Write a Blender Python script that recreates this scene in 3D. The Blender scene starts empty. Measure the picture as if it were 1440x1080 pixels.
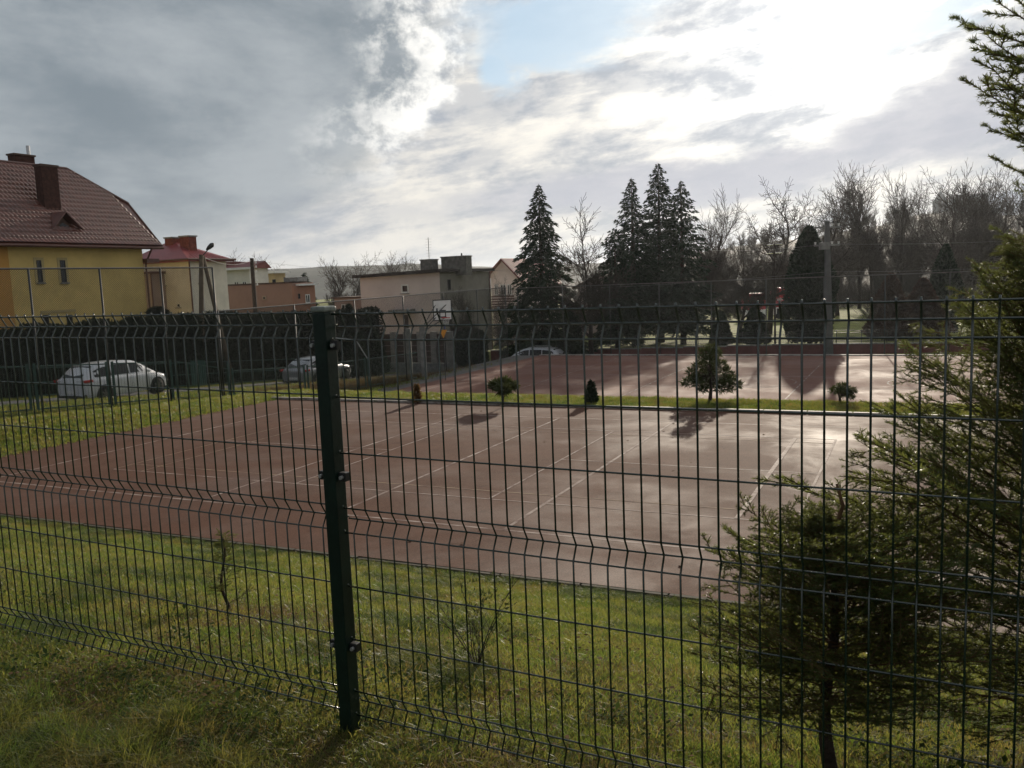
import bpy, math, random
import numpy as np
from mathutils import Vector, Matrix
random.seed(7); RS = np.random.RandomState(11)
R = math.radians
scene = bpy.context.scene
COL = scene.collection
CZ = 8.0                                   # camera height above the datum
FPX, PITCH, ROLL = 1220.0, .1192, -.0402   # measured from the fence grid and the court lines
# ------------------------------------------------------------------ camera
_cp, _sp = math.cos(PITCH), math.sin(PITCH)
FW = Vector((0, _cp, -_sp)); _u0 = Vector((0, _sp, _cp)); _r0 = Vector((1, 0, 0))
_c, _s = math.cos(ROLL), math.sin(ROLL)
RT = _c*_r0 + _s*_u0; UP = -_s*_r0 + _c*_u0
cam = bpy.data.cameras.new('camera'); camo = bpy.data.objects.new('camera', cam); COL.objects.link(camo)
M = Matrix((RT, UP, -FW)).transposed().to_4x4(); M.translation = (0, 0, CZ); camo.matrix_world = M
cam.sensor_width = 36; cam.lens = FPX/1440*36; cam.clip_start = .05; cam.clip_end = 12000
scene.camera = camo
def ray(px, py):
    px = float(px); py = float(py); return (px-720)/FPX*RT - (py-540)/FPX*UP + FW
def azel(px, py):
    d = ray(px, py); return math.degrees(math.atan2(d.x, d.y)), math.degrees(math.atan2(d.z, math.hypot(d.x, d.y)))
# ------------------------------------------------------------------ world, sun, exposure
SUN_AZ, SUN_EL = 19.5, 15.8
sd = Vector((math.sin(R(SUN_AZ))*math.cos(R(SUN_EL)), math.cos(R(SUN_AZ))*math.cos(R(SUN_EL)), math.sin(R(SUN_EL))))
sun = bpy.data.lights.new('sun', 'SUN'); sun.energy = 4.4; sun.angle = R(.9); sun.color = (1, .88, .72)
suno = bpy.data.objects.new('sun', sun); COL.objects.link(suno)
suno.rotation_euler = (-sd).to_track_quat('-Z', 'Y').to_euler(); suno.location = (0, 0, 60)
scene.view_settings.view_transform = 'Standard'; scene.view_settings.look = 'None'
scene.view_settings.exposure = 0.36; scene.cycles.max_bounces = 6; scene.cycles.volume_bounces = 0; scene.view_settings.gamma = 1
world = bpy.data.worlds.new('World'); scene.world = world; world.use_nodes = True
wt = world.node_tree; wt.nodes.clear()
class NB:
    """tiny expression builder for shader maths"""
    def __init__(s, t): s.t = t
    def m(s, op, *a, clamp=False):
        n = s.t.nodes.new('ShaderNodeMath'); n.operation = op; n.use_clamp = clamp
        for i, v in enumerate(a):
            if isinstance(v, (int, float)): n.inputs[i].default_value = v
            else: s.t.links.new(v, n.inputs[i])
        return n.outputs[0]
    def add(s, *a):
        r = a[0]
        for b in a[1:]: r = s.m('ADD', r, b)
        return r
    def mul(s, *a):
        r = a[0]
        for b in a[1:]: r = s.m('MULTIPLY', r, b)
        return r
    def sub(s, a, b): return s.m('SUBTRACT', a, b)
    def step(s, v, a, b, lo=0., hi=1.):
        n = s.t.nodes.new('ShaderNodeMapRange'); n.interpolation_type = 'SMOOTHSTEP'
        n.inputs[1].default_value = a; n.inputs[2].default_value = b; n.inputs[3].default_value = lo; n.inputs[4].default_value = hi
        s.t.links.new(v, n.inputs[0]); return n.outputs[0]
    def noise(s, vec, scale, detail=5, rough=.55, dist=0.):
        n = s.t.nodes.new('ShaderNodeTexNoise'); n.inputs['Scale'].default_value = scale; n.inputs['Detail'].default_value = detail
        n.inputs['Roughness'].default_value = rough; n.inputs['Distortion'].default_value = dist
        s.t.links.new(vec, n.inputs['Vector']); return n.outputs[0]
    def comb(s, x, y, z):
        n = s.t.nodes.new('ShaderNodeCombineXYZ')
        for i, v in enumerate((x, y, z)):
            if isinstance(v, (int, float)): n.inputs[i].default_value = v
            else: s.t.links.new(v, n.inputs[i])
        return n.outputs[0]
    def mix(s, f, a, b):
        n = s.t.nodes.new('ShaderNodeMix'); n.data_type = 'RGBA'
        for sock, v in ((n.inputs[0], f), (n.inputs[6], a), (n.inputs[7], b)):
            if isinstance(v, (int, float)): sock.default_value = v
            elif isinstance(v, tuple): sock.default_value = (*v, 1)
            else: s.t.links.new(v, sock)
        return n.outputs[2]
def build_world():
    b = NB(wt); N = wt.nodes.new; L = wt.links.new
    tc = N('ShaderNodeTexCoord'); sp = N('ShaderNodeSeparateXYZ'); L(tc.outputs['Generated'], sp.inputs[0])
    x, y, z = sp.outputs
    az = b.mul(b.m('ARCTAN2', x, y), 57.2958); el = b.mul(b.m('ARCSINE', z), 57.2958)
    # cloud layer coordinates: a sheet seen in perspective
    zz = b.add(b.m('MAXIMUM', z, 0.), .10)
    cx = b.m('DIVIDE', x, zz); cy = b.m('DIVIDE', y, zz)
    cv = b.comb(cx, cy, 0.)
    n1 = b.noise(cv, .9, 8, .58, .3); n2 = b.noise(b.comb(b.mul(az, .11), b.mul(b.add(el, b.mul(az, -.1)), .24), 2.), 2.3, 10, .60, .12)
    sv = b.comb(b.mul(az, .055), b.mul(el, .16), 3.)
    n3 = b.noise(b.comb(b.mul(az, .085), b.mul(el, .13), 3.), 1.6, 10, .60, .1)                 # edge wobble
    n4 = b.noise(b.comb(b.mul(az, .055), b.mul(b.add(el, b.mul(az, -.12)), .20), 9.), 2.0, 10, .60, .15)   # long streaks
    nw = b.sub(n3, .5)
    azw = b.add(az, b.mul(nw, 9.)); elw = b.add(el, b.mul(b.sub(b.noise(sv, 2.2, 7, .6), .5), 6.))
    def blob(px, py, rx, ry, soft=.5, tilt=0.):
        a0, e0 = azel(px, py); k = 1440/60.
        dx = b.sub(azw, a0); dy = b.sub(elw, e0)
        ct, st = math.cos(R(tilt)), math.sin(R(tilt))
        ux = b.add(b.mul(dx, ct), b.mul(dy, st)); uy = b.add(b.mul(dx, -st), b.mul(dy, ct))
        d = b.m('SQRT', b.add(b.m('POWER', b.mul(ux, 1/(rx/k)), 2.), b.m('POWER', b.mul(uy, 1/(ry/k)), 2.)))
        return b.step(d, 1-soft, 1+soft, 1., 0.)
    # great-circle closeness to the sun
    vm = N('ShaderNodeVectorMath'); vm.operation = 'DOT_PRODUCT'; L(tc.outputs['Generated'], vm.inputs[0]); vm.inputs[1].default_value = sd
    ang = b.mul(b.m('ARCCOSINE', b.m('MINIMUM', vm.outputs['Value'], 1.)), 57.2958)
    glow = b.m('EXPONENT', b.mul(b.m('POWER', b.mul(ang, 1/8.0), 2.), -1.))
    wide = b.m('EXPONENT', b.mul(ang, -1/13.))
    # openings of blue sky
    gap = b.m('MAXIMUM', blob(800, 22, 170, 52, .42, 10), b.m('MAXIMUM', blob(1300, 22, 150, 22, .5, 12), blob(690, 88, 42, 46, .5, 30)))
    gap = b.m('MAXIMUM', gap, b.mul(b.step(n1, .60, .72), b.step(el, 24, 34)))
    cover = b.sub(1., b.mul(gap, .92))
    # the dark bank at upper left: right limit leans with height
    edge = b.add(az, b.mul(b.sub(el, 14.), -.42), b.mul(nw, 10.))
    bank = b.mul(b.step(edge, -7.0, -3.0, 1., 0.), b.step(b.add(el, b.mul(nw, 10.), b.mul(az, -.5)), 8., 15.5))
    rim = b.mul(b.step(edge, -10.5, -5.0), b.step(edge, -3.6, -2.4, 1., 0.), b.step(el, 5., 10.))
    # tones (scene linear, at exposure 0)
    t = b.add(b.mul(b.step(n4, .42, .60), .62), b.mul(b.step(n2, .40, .62), .38))
    thin = b.mix(t, (.30, .33, .38), (.66, .63, .575))
    dark = b.mix(b.step(b.add(b.mul(b.noise(sv, .6, 9, .58, .2), .6), b.mul(b.noise(b.comb(b.mul(az, .06), b.mul(el, .10), 17.), 1.5, 10, .6, .2), .4)), .40, .60), (.17, .205, .235), (.315, .345, .37))
    colr = b.mix(bank, thin, dark)
    puff = b.noise(b.comb(b.mul(az, .16), b.mul(el, .19), 5.), 2.2, 10, .62, .1); colr = b.mix(b.mul(rim, b.step(puff, .40, .60)), colr, (.80, .79, .76))
    band = b.m('MAXIMUM', blob(1330, 165, 200, 58, .45, 14), blob(960, 250, 330, 28, .6, 4))
    colr = b.mix(b.mul(band, .85), colr, (.37, .385, .44))
    colr = b.mix(b.mul(b.step(el, .0, 6., 1., 0.), .55), colr, (.40, .415, .42))
    back = b.step(ang, 45., 120.)                      # sky behind the camera: even grey
    colr = b.mix(b.mul(back, .8), colr, (.24, .25, .265))
    glowc = b.mul(b.add(b.mul(glow, .78), b.mul(wide, .30)), b.step(el, 3.5, 11., .35, 1.))
    vmul = N('ShaderNodeVectorMath'); vmul.operation = 'SCALE'; vmul.inputs[0].default_value = (1., .97, .9); L(b.mul(glowc, b.add(.30, b.mul(t, 1.0)), b.sub(1., b.mul(bank, .75)), b.sub(1., b.mul(band, .85))), vmul.inputs['Scale'])
    vadd = N('ShaderNodeVectorMath'); vadd.operation = 'ADD'; L(colr, vadd.inputs[0]); L(vmul.outputs[0], vadd.inputs[1])
    bgc = N('ShaderNodeBackground'); L(vadd.outputs[0], bgc.inputs[0]); bgc.inputs[1].default_value = 1.
    sky = N('ShaderNodeTexSky'); sky.sky_type = 'NISHITA'; sky.sun_disc = False
    sky.sun_elevation = R(SUN_EL); sky.sun_rotation = R(SUN_AZ); sky.air_density = 1.1; sky.dust_density = .6
    bgs = N('ShaderNodeBackground'); L(b.mix(.75, sky.outputs[0], (4.0, 6.0, 8.0)), bgs.inputs[0]); bgs.inputs[1].default_value = .08
    ms = N('ShaderNodeMixShader'); L(cover, ms.inputs[0]); L(bgs.outputs[0], ms.inputs[1]); L(bgc.outputs[0], ms.inputs[2])
    out = N('ShaderNodeOutputWorld'); L(ms.outputs[0], out.inputs[0])
build_world()
# ------------------------------------------------------------------ coordinates
CA = -.4435
E1 = Vector((math.cos(CA), math.sin(CA), 0)); E2 = Vector((-math.sin(CA), math.cos(CA), 0))
def W(u, v, z=0.): return Vector((E1.x*u+E2.x*v, E1.y*u+E2.y*v, z+CZ))       # street/court axes -> world
def UV(p): return (p.x*E1.x+p.y*E1.y, p.x*E2.x+p.y*E2.y)
def at(px, py, Y):                                                       # the point a ray meets at distance Y
    d = ray(px, py); p = d*(Y/d.y); p.z += CZ; return p
def hitu(px, py, u0):
    d = ray(px, py); t = u0/(d.x*E1.x+d.y*E1.y); p = d*t; q = UV(p); return u0, q[1], p.z
def hitv(px, py, v0):
    d = ray(px, py); t = v0/(d.x*E2.x+d.y*E2.y); p = d*t; q = UV(p); return q[0], v0, p.z
def hitz(px, py, z):
    d = ray(px, py); p = d*(z/d.z); return UV(p)
def sstep(x, a, b):
    t = np.clip((np.asarray(x, float)-a)/(b-a), 0, 1); return t*t*(3-2*t)
def T(x, y):
    """ground height relative to the camera"""
    x = np.asarray(x, float); y = np.asarray(y, float)
    u = x*E1.x+y*E1.y; v = x*E2.x+y*E2.y
    road = -(1.2+.084*np.clip(y, 14, 66))
    z = road
    m = sstep(u, -22.0, -18.7); z = z*(1-m)+m*-3.42                       # first court and its strip
    m2 = sstep(v, 23.0, 26.0); low = road*(1-sstep(u, -24.6, -22.6))+sstep(u, -24.6, -22.6)*-4.86
    z = z*(1-m2)+low*m2
    m3 = sstep(v, 50.75, 52.2); z = z*(1-m3)+road*m3
    gard = -(5.05+.4*sstep(y, 55, 66)); g = (v > 59.8).astype(float)*sstep(u, -33, -31)
    z = z*(1-g)+g*gard
    near = np.clip((v-2.55)/(8.55-2.55), 0, 1); near = near*.75+.25*sstep(near, 0, 1)
    z = np.where(v < 8.55, -1.625*(1-near)+z*near, z)
    z = z + .02*np.sin(x*1.7+y*.6)*np.cos(y*1.3)*(v < 8.3) + .012*np.sin(x*5.1)*np.sin(y*4.3)*(v < 8.3)
    return z
def Tz(x, y): return float(T(x, y))+CZ
def Tuv(u, v):
    p = W(u, v); return float(T(p.x, p.y))
# ------------------------------------------------------------------ object helpers
def tag(o, label=None, cat=None, group=None, kind=None):
    if label: o['label'] = label
    if cat: o['category'] = cat
    if group: o['group'] = group
    if kind: o['kind'] = kind
    return o
def empty(name, loc, label, cat, group=None, rz=0.):
    o = bpy.data.objects.new(name, None); COL.objects.link(o); o.location = loc; o.rotation_euler.z = rz
    o.empty_display_size = .2
    return tag(o, label, cat, group)
def link(name, me, parent=None, loc=None):
    o = bpy.data.objects.new(name, me); COL.objects.link(o)
    if parent is not None: o.parent = parent
    if loc is not None: o.location = loc
    return o
def copy_tree(o, parent=None):
    c = o.copy(); COL.objects.link(c); c.parent = parent
    for ch in list(o.children): copy_tree(ch, c)
    return c
def np_mesh(name, V, F, mats, midx=None, smooth=False):
    """V (n,3); F (m,k) all faces with k corners"""
    me = bpy.data.meshes.new(name); V = np.ascontiguousarray(V, dtype=np.float32); F = np.ascontiguousarray(F, dtype=np.int32)
    me.vertices.add(len(V)); me.vertices.foreach_set('co', V.ravel())
    k = F.shape[1]; me.loops.add(F.size); me.loops.foreach_set('vertex_index', F.ravel())
    me.polygons.add(len(F)); me.polygons.foreach_set('loop_start', np.arange(0, F.size, k, dtype=np.int32))
    me.polygons.foreach_set('loop_total', np.full(len(F), k, dtype=np.int32))
    for m in (mats if isinstance(mats, (list, tuple)) else [mats]): me.materials.append(m)
    if midx is not None: me.polygons.foreach_set('material_index', np.ascontiguousarray(midx, dtype=np.int32))
    if smooth: me.polygons.foreach_set('use_smooth', np.ones(len(F), dtype=bool))
    me.update(calc_edges=True); me.validate(); return me
class MB:
    def __init__(s, off=None): s.v = []; s.f = []; s.o = Vector(off) if off is not None else Vector((0, 0, 0))
    def pts(s, P): i = len(s.v); s.v += [tuple(Vector(p)-s.o) for p in P]; return i
    def poly(s, P): i = s.pts(P); s.f.append(tuple(range(i, i+len(P))))
    def prism(s, P, d):
        """polygon P swept by vector d"""
        d = Vector(d); n = len(P); i = s.pts(list(P)+[Vector(p)+d for p in P])
        s.f.append(tuple(i+k for k in range(n))[::-1]); s.f.append(tuple(i+n+k for k in range(n)))
        for k in range(n): s.f.append((i+k, i+(k+1) % n, i+n+(k+1) % n, i+n+k))
        return s
    def box(s, c, a, b, d):
        """centre and three half-axis vectors"""
        c, a, b, d = map(Vector, (c, a, b, d))
        return s.prism([c-a-b-d, c+a-b-d, c+a+b-d, c-a+b-d], d*2)
    def uvbox(s, u0, u1, v0, v1, z0, z1):
        return s.prism([W(u0, v0, z0), W(u1, v0, z0), W(u1, v1, z0), W(u0, v1, z0)], (0, 0, z1-z0))
    def xbox(s, x0, x1, y0, y1, z0, z1):
        return s.prism([(x0, y0, z0), (x1, y0, z0), (x1, y1, z0), (x0, y1, z0)], (0, 0, z1-z0))
    def tube(s, P, r, n=6, cap=True):
        P = [Vector(p) for p in P]; r = r if isinstance(r, (list, tuple)) else [r]*len(P)
        rings = []
        t0 = (P[1]-P[0]).normalized(); ax = t0.orthogonal().normalized()
        for k, p in enumerate(P):
            t = (P[min(k+1, len(P)-1)]-P[max(k-1, 0)]).normalized()
            ax = (ax-t*ax.dot(t)); ax = ax.normalized() if ax.length > 1e-6 else t.orthogonal().normalized()
            bi = t.cross(ax)
            rings.append(s.pts([p+r[k]*(math.cos(2*math.pi*j/n)*ax+math.sin(2*math.pi*j/n)*bi) for j in range(n)]))
        for k in range(len(P)-1):
            a, b_ = rings[k], rings[k+1]
            for j in range(n): s.f.append((a+j, a+(j+1) % n, b_+(j+1) % n, b_+j))
        if cap:
            s.f.append(tuple(rings[0]+j for j in range(n))[::-1]); s.f.append(tuple(rings[-1]+j for j in range(n)))
        return s
    def build(s, name, mat, parent=None, smooth=False, bevel=0., loc=None):
        me = bpy.data.meshes.new(name); me.from_pydata(s.v, [], s.f)
        for m in (mat if isinstance(mat, (list, tuple)) else [mat]): me.materials.append(m)
        if smooth: me.polygons.foreach_set('use_smooth', [True]*len(me.polygons))
        o = link(name, me, parent, loc)
        if bevel:
            bm = o.modifiers.new('bevel', 'BEVEL'); bm.width = bevel; bm.segments = 2; bm.limit_method = 'ANGLE'
        return o
# ------------------------------------------------------------------ materials
def mat(name, col, rough=.8, var=.25, scale=8., col2=None, bump=0., bscale=40., metal=0., trans=0., tcol=None, spec=None, rand=0., coat=0., detail=6):
    m = bpy.data.materials.new(name); m.use_nodes = True; t = m.node_tree; b = NB(t)
    p = t.nodes['Principled BSDF']; out = t.nodes['Material Output']
    tc = t.nodes.new('ShaderNodeTexCoord')
    n = b.noise(tc.outputs['Object'], scale, detail, .62)
    c2 = col2 or tuple(max(0, c*(1-var)) for c in col); c1 = col if col2 else tuple(min(1, c*(1+var)) for c in col)
    c = b.mix(b.step(n, .32, .68), c2, c1)
    if rand:
        oi = t.nodes.new('ShaderNodeObjectInfo'); hs = t.nodes.new('ShaderNodeHueSaturation')
        t.links.new(c, hs.inputs['Color'])
        t.links.new(b.m('MULTIPLY_ADD', oi.outputs['Random'], rand*.16, .5-rand*.08), hs.inputs['Hue'])
        t.links.new(b.m('MULTIPLY_ADD', oi.outputs['Random'], rand, 1-rand*.5), hs.inputs['Value']); c = hs.outputs[0]
    t.links.new(c, p.inputs['Base Color'])
    p.inputs['Roughness'].default_value = rough; p.inputs['Metallic'].default_value = metal
    if spec is None: spec = .12 if trans else (.2 if rough > .75 else .5)
    p.inputs['Specular IOR Level'].default_value = spec
    if coat: p.inputs['Coat Weight'].default_value = coat
    if bump:
        bn = t.nodes.new('ShaderNodeBump'); bn.inputs['Strength'].default_value = bump; bn.inputs['Distance'].default_value = .02
        t.links.new(b.noise(tc.outputs['Object'], bscale, 5, .6), bn.inputs['Height']); t.links.new(bn.outputs[0], p.inputs['Normal'])
    if trans:
        tr = t.nodes.new('ShaderNodeBsdfTranslucent'); tr.inputs[0].default_value = (*(tcol or tuple(min(1, c*2.2) for c in col)), 1)
        ms = t.nodes.new('ShaderNodeMixShader'); ms.inputs[0].default_value = trans
        t.links.new(p.outputs[0], ms.inputs[1]); t.links.new(tr.outputs[0], ms.inputs[2]); t.links.new(ms.outputs[0], out.inputs[0])
    return m
MT = {}
MT['fence'] = mat('green_coated_wire', (.008, .022, .015), .20, .2, 30, spec=1.)
MT['post'] = mat('green_coated_steel', (.004, .015, .010), .42, .25, 12, spec=.3, bump=.1, bscale=60)
MT['cap'] = mat('weathered_plastic_cap', (.16, .18, .16), .45, .3, 40)
MT['galv'] = mat('galvanised_steel', (.34, .35, .34), .5, .25, 10, metal=.55)
MT['darkpost'] = mat('dark_painted_steel', (.03, .032, .03), .5, .3, 8)
MT['rail'] = mat('dull_steel_rail', (.09, .085, .08), .5, .2, 6)
MT['greenpost'] = mat('green_painted_post', (.03, .09, .07), .5, .3, 8)
MT['soil'] = mat('turf_soil', (.045, .050, .015), .95, .4, 2.2, col2=(.030, .024, .012), bump=.8, bscale=30)
MT['lawn'] = mat('distant_lawn', (.22, .25, .05), .95, .3, .8, col2=(.13, .13, .04), bump=.6, bscale=12)
MT['asphalt'] = mat('asphalt', (.085, .085, .088), .8, .25, 1.2, bump=.4, bscale=120)
MT['oldasphalt'] = mat('old_asphalt', (.10, .095, .09), .85, .25, 2.2, bump=.4, bscale=90)
MT['dark_kerb'] = mat('dark_kerb', (.085, .075, .06), .9, .35, 5, col2=(.05, .045, .03))  # darker brown kerb stones along the near edge of the near court
MT['kerb'] = mat('kerb_concrete', (.30, .28, .26), .75, .35, 5, col2=(.14, .12, .10), bump=.3, bscale=60)
MT['conc'] = mat('concrete', (.22, .22, .21), .85, .25, 3, bump=.3, bscale=40)
MT['trunk'] = mat('dark_bark', (.045, .034, .026), .9, .35, 14, bump=.7, bscale=60)
MT['bark'] = mat('grey_bark', (.048, .038, .031), .9, .3, 6)
MT['twig'] = mat('spruce_twig', (.10, .055, .025), .8, .25, 30)
MT['needle'] = mat('spruce_needles', (.040, .058, .016), .46, .4, 7, trans=.38, tcol=(.19, .21, .05), rand=.7, spec=.28)
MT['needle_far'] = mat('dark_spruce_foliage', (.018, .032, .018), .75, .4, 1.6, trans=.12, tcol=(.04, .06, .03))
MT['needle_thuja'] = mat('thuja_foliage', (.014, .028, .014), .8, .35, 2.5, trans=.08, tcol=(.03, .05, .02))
MT['brown_fol'] = mat('russet_foliage', (.060, .034, .024), .85, .35, 2.2, trans=.15, tcol=(.10, .05, .03))
MT['ochre_fol'] = mat('ochre_foliage', (.13, .08, .035), .85, .35, 2.2, trans=.3, tcol=(.22, .13, .05))
MT['pine'] = mat('pine_needles', (.035, .05, .018), .55, .4, 5, trans=.22, tcol=(.10, .11, .03))
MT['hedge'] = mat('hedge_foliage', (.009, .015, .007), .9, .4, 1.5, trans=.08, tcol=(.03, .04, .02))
MT['glass'] = mat('window_glass', (.012, .014, .017), .14, .2, 2, spec=.35)
MT['wframe'] = mat('white_window_frame', (.62, .62, .6), .5, .1, 5)
MT['white'] = mat('white_paint', (.72, .72, .70), .6, .08, 3)
MT['tyre'] = mat('tyre_rubber', (.015, .015, .015), .85, .2, 30)
MT['rim'] = mat('alloy_rim', (.22, .22, .23), .35, .15, 20, metal=.7)
MT['black'] = mat('black_plastic', (.012, .012, .013), .5, .2, 20)
# playing surface: tartan granules, worn, faintly damp in patches
def court_mat(name, c1, c2, r0, r1):
    m = bpy.data.materials.new(name); m.use_nodes = True; t = m.node_tree; b = NB(t); p = t.nodes['Principled BSDF']
    tc = t.nodes.new('ShaderNodeTexCoord'); o = tc.outputs['Object']
    big = b.noise(o, .22, 6, .6, .4); mid = b.noise(o, 1.7, 6, .65); fine = b.noise(o, 55., 4, .75)
    c = b.mix(b.step(b.add(b.mul(big, .6), b.mul(mid, .4)), .36, .64), c2, c1)
    c = b.mix(b.mul(b.step(fine, .40, .70), .75), c, tuple(x*1.7 for x in c1))
    c = b.mix(b.mul(b.step(b.noise(o, 3.1, 7, .7, 1.2), .56, .72), .5), c, tuple(x*.5 for x in c2)); c = b.mix(b.mul(b.step(b.noise(o, .8, 8, .7, 2.), .58, .70), .35), c, tuple(x*1.5 for x in c1))
    t.links.new(c, p.inputs['Base Color'])
    wet = b.step(b.noise(o, .35, 8, .65, .3), .40, .72)
    t.links.new(b.add(b.mul(wet, r0-r1), r1), p.inputs['Roughness']); t.links.new(b.add(b.mul(wet, .15), .06), p.inputs['Specular IOR Level'])
    bn = t.nodes.new('ShaderNodeBump'); bn.inputs['Strength'].default_value = .5; bn.inputs['Distance'].default_value = .004
    t.links.new(b.add(fine, b.mul(mid, .4)), bn.inputs['Height']); t.links.new(bn.outputs[0], p.inputs['Normal'])
    return m
MT['court'] = court_mat('tartan_surface', (.086, .042, .028), (.056, .028, .019), .68, .86)
MT['court2'] = court_mat('faded_tartan_surface', (.150, .076, .058), (.11, .055, .043), .72, .86)
MT['line'] = mat('worn_line_paint', (.30, .24, .21), .8, .3, 2.8, col2=(.088, .040, .030), detail=10, spec=.15)
MT['line2'] = mat('worn_line_paint_yellow', (.22, .15, .09), .9, .3, 3, col2=(.085, .04, .03), detail=10, spec=.25)
# ------------------------------------------------------------------ ground
def axis(*seg):
    out = []
    for a, b_, s in seg: out += list(np.arange(a, b_, s))
    return np.array(out+[seg[-1][1]])
def ground():
    us = axis((-2600, -400, 200), (-400, -120, 20), (-120, -40, 4), (-40, -26, 1.), (-26, -16, .4), (-16, 8, .25), (8, 40, 2), (40, 120, 8), (120, 400, 35), (400, 2600, 200))
    vs = axis((-120, -8, 8), (-8, 9, .22), (9, 21, 1.5), (21, 27, .3), (27, 50, 2), (50, 60, .35), (60, 75, 2.), (75, 130, 6), (130, 400, 20), (400, 3400, 250))
    U, V = np.meshgrid(us, vs); X = U*E1.x+V*E2.x; Y = U*E1.y+V*E2.y
    Z = T(X, Y)+CZ
    P = np.stack([X, Y, Z], -1).reshape(-1, 3); n, m = len(vs), len(us)
    I = np.arange(n*m).reshape(n, m); F = np.stack([I[:-1, :-1], I[:-1, 1:], I[1:, 1:], I[1:, :-1]], -1).reshape(-1, 4)
    vc = ((V[:-1, :-1]+V[1:, 1:])/2).reshape(-1)
    o = link('ground', np_mesh('ground', P, F, [MT['soil'], MT['lawn']], (vc > 24).astype(int), True)); tag(o, kind='structure')
ground()
def sheet(name, u0, u1, v0, v1, dz, m, su=2., sv=2., flat=None, parent=None):
    nu = max(2, int((u1-u0)/su)+1); nv = max(2, int((v1-v0)/sv)+1)
    U, V = np.meshgrid(np.linspace(u0, u1, nu), np.linspace(v0, v1, nv)); X = U*E1.x+V*E2.x; Y = U*E1.y+V*E2.y
    Z = (np.full_like(X, flat) if flat is not None else T(X, Y)+dz)+CZ
    I = np.arange(nu*nv).reshape(nv, nu); F = np.stack([I[:-1, :-1], I[:-1, 1:], I[1:, 1:], I[1:, :-1]], -1).reshape(-1, 4)
    o = link(name, np_mesh(name, np.stack([X, Y, Z], -1).reshape(-1, 3), F, m, None, True), parent)
    return o
C1Z, C2Z = -3.395, -4.82
court1 = tag(sheet('near_court', -18.3, 16, 8.77, 21.1, 0, MT['court'], 35, 13, C1Z), kind='structure')
court2 = tag(sheet('far_court', -21.9, 14, 27.5, 50.4, 0, MT['court2'], 40, 25, C2Z), kind='structure')
tag(sheet('court_path', -23.6, -21.9, 27.0, 50.4, 0, MT['oldasphalt'], 40, 25, C2Z-.006), kind='structure')
tag(sheet('gravel_strip', -22, 14, 50.4, 50.95, 0, mat('pale_gravel', (.33, .31, .28), .8, .4, 30, bump=1., bscale=60), 40, .3, C2Z+.02), kind='structure')
tag(sheet('road', -35.0, -29.6, 3, 62, .03, MT['asphalt'], 1.5, 1.5), kind='structure')
tag(sheet('cross_road', -36.0, 22, 53.2, 58.6, .036, MT['asphalt'], 1.5, 1.), kind='structure')
tag(sheet('pavement', -29.4, 22, 58.7, 59.5, .15, MT['conc'], 1.5, .5), kind='structure')
def kerbs(u0, u1, v0, v1, z0, z1, parent, gap=.012, m='kerb'):
    """stones of one metre along whichever side is long; shared mesh"""
    lu = u1-u0 > v1-v0; L = (u1-u0) if lu else (v1-v0); n = int(L)
    mb = MB(); w = ((v1-v0) if lu else (u1-u0))/2; h = (z1-z0)/2
    mb.prism([(-.5+gap, -w, -h), (.5-gap, -w, -h), (.5-gap, w, -h), (-.5+gap, w, -h)], (0, 0, 2*h))
    me = bpy.data.meshes.new('kerb_stone'); me.from_pydata(mb.v, [], mb.f); me.materials.append(MT[m])
    for i in range(n):
        p = W(u0+i+.5, (v0+v1)/2, (z0+z1)/2) if lu else W((u0+u1)/2, v0+i+.5, (z0+z1)/2)
        o = link('kerb_stone', me, parent, p); o.rotation_euler = (random.uniform(-.004, .004), random.uniform(-.004, .004), CA+(0 if lu else math.pi/2)+random.uniform(-.004, .004))
        o.location.z += random.uniform(-.006, .006)
kerbs(-18.4, 15.6, 8.71, 8.765, C1Z-.1, C1Z-.004, court1, m='dark_kerb')
kerbs(-18.4, 15.6, 21.105, 21.22, C1Z-.1, C1Z+.06, court1)
kerbs(-21.9, 13.1, 50.28, 50.39, C2Z-.1, C2Z+.05, court2)
def court_line(p, q, w, z, m, parent):
    a, b_ = Vector((p[0], p[1])), Vector((q[0], q[1])); d = (b_-a).normalized(); n = Vector((-d.y, d.x))*w/2
    mb = MB(); L = (b_-a).length; k = max(1, int(L/3))
    for i in range(k):
        s0 = a+d*L*i/k; s1 = a+d*L*(i+1)/k
        mb.poly([W(*(s0-n), z), W(*(s1-n), z), W(*(s1+n), z), W(*(s0+n), z)])
    return mb.build('court_line', m, parent)
zl = C1Z+.0015; ln, ln2 = MT['line'], MT['line2']
for v_ in (10.37, 19.45): court_line((-16.1, v_), (.2, v_), .05, zl, ln, court1)
for v_ in (11.83, 12.31, 17.57, 18.0): court_line((-14.4, v_), (-1.5, v_), .04, zl+.0013, ln if v_ in (11.83, 18.0) else ln2, court1)
court_line((-14.4, 14.9), (-9.9, 14.9), .04, zl+.0013, ln, court1); court_line((-6.1, 14.9), (-1.5, 14.9), .04, zl+.0013, ln, court1)
for u_ in (-16.1, -10.7, -7.97, -5.14, .2): court_line((u_, 10.37), (u_, 19.45), .055, zl+.0025, ln, court1)
for u_ in (-14.4, -13.65, -9.9, -6.1, -1.5): court_line((u_, 11.83), (u_, 18.0), .04, zl+.0038, ln2 if u_ < -13 else ln, court1)
court_line((-2.27, 11.83), (-2.27, 18.0), .07, zl+.005, ln, court1)
zl = C2Z+.002
for v_ in (29.0, 32.6, 36.5, 40.5, 44.4, 48.6): court_line((-20.5, v_), (10.5, v_), .06, zl, ln, court2)
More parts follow.
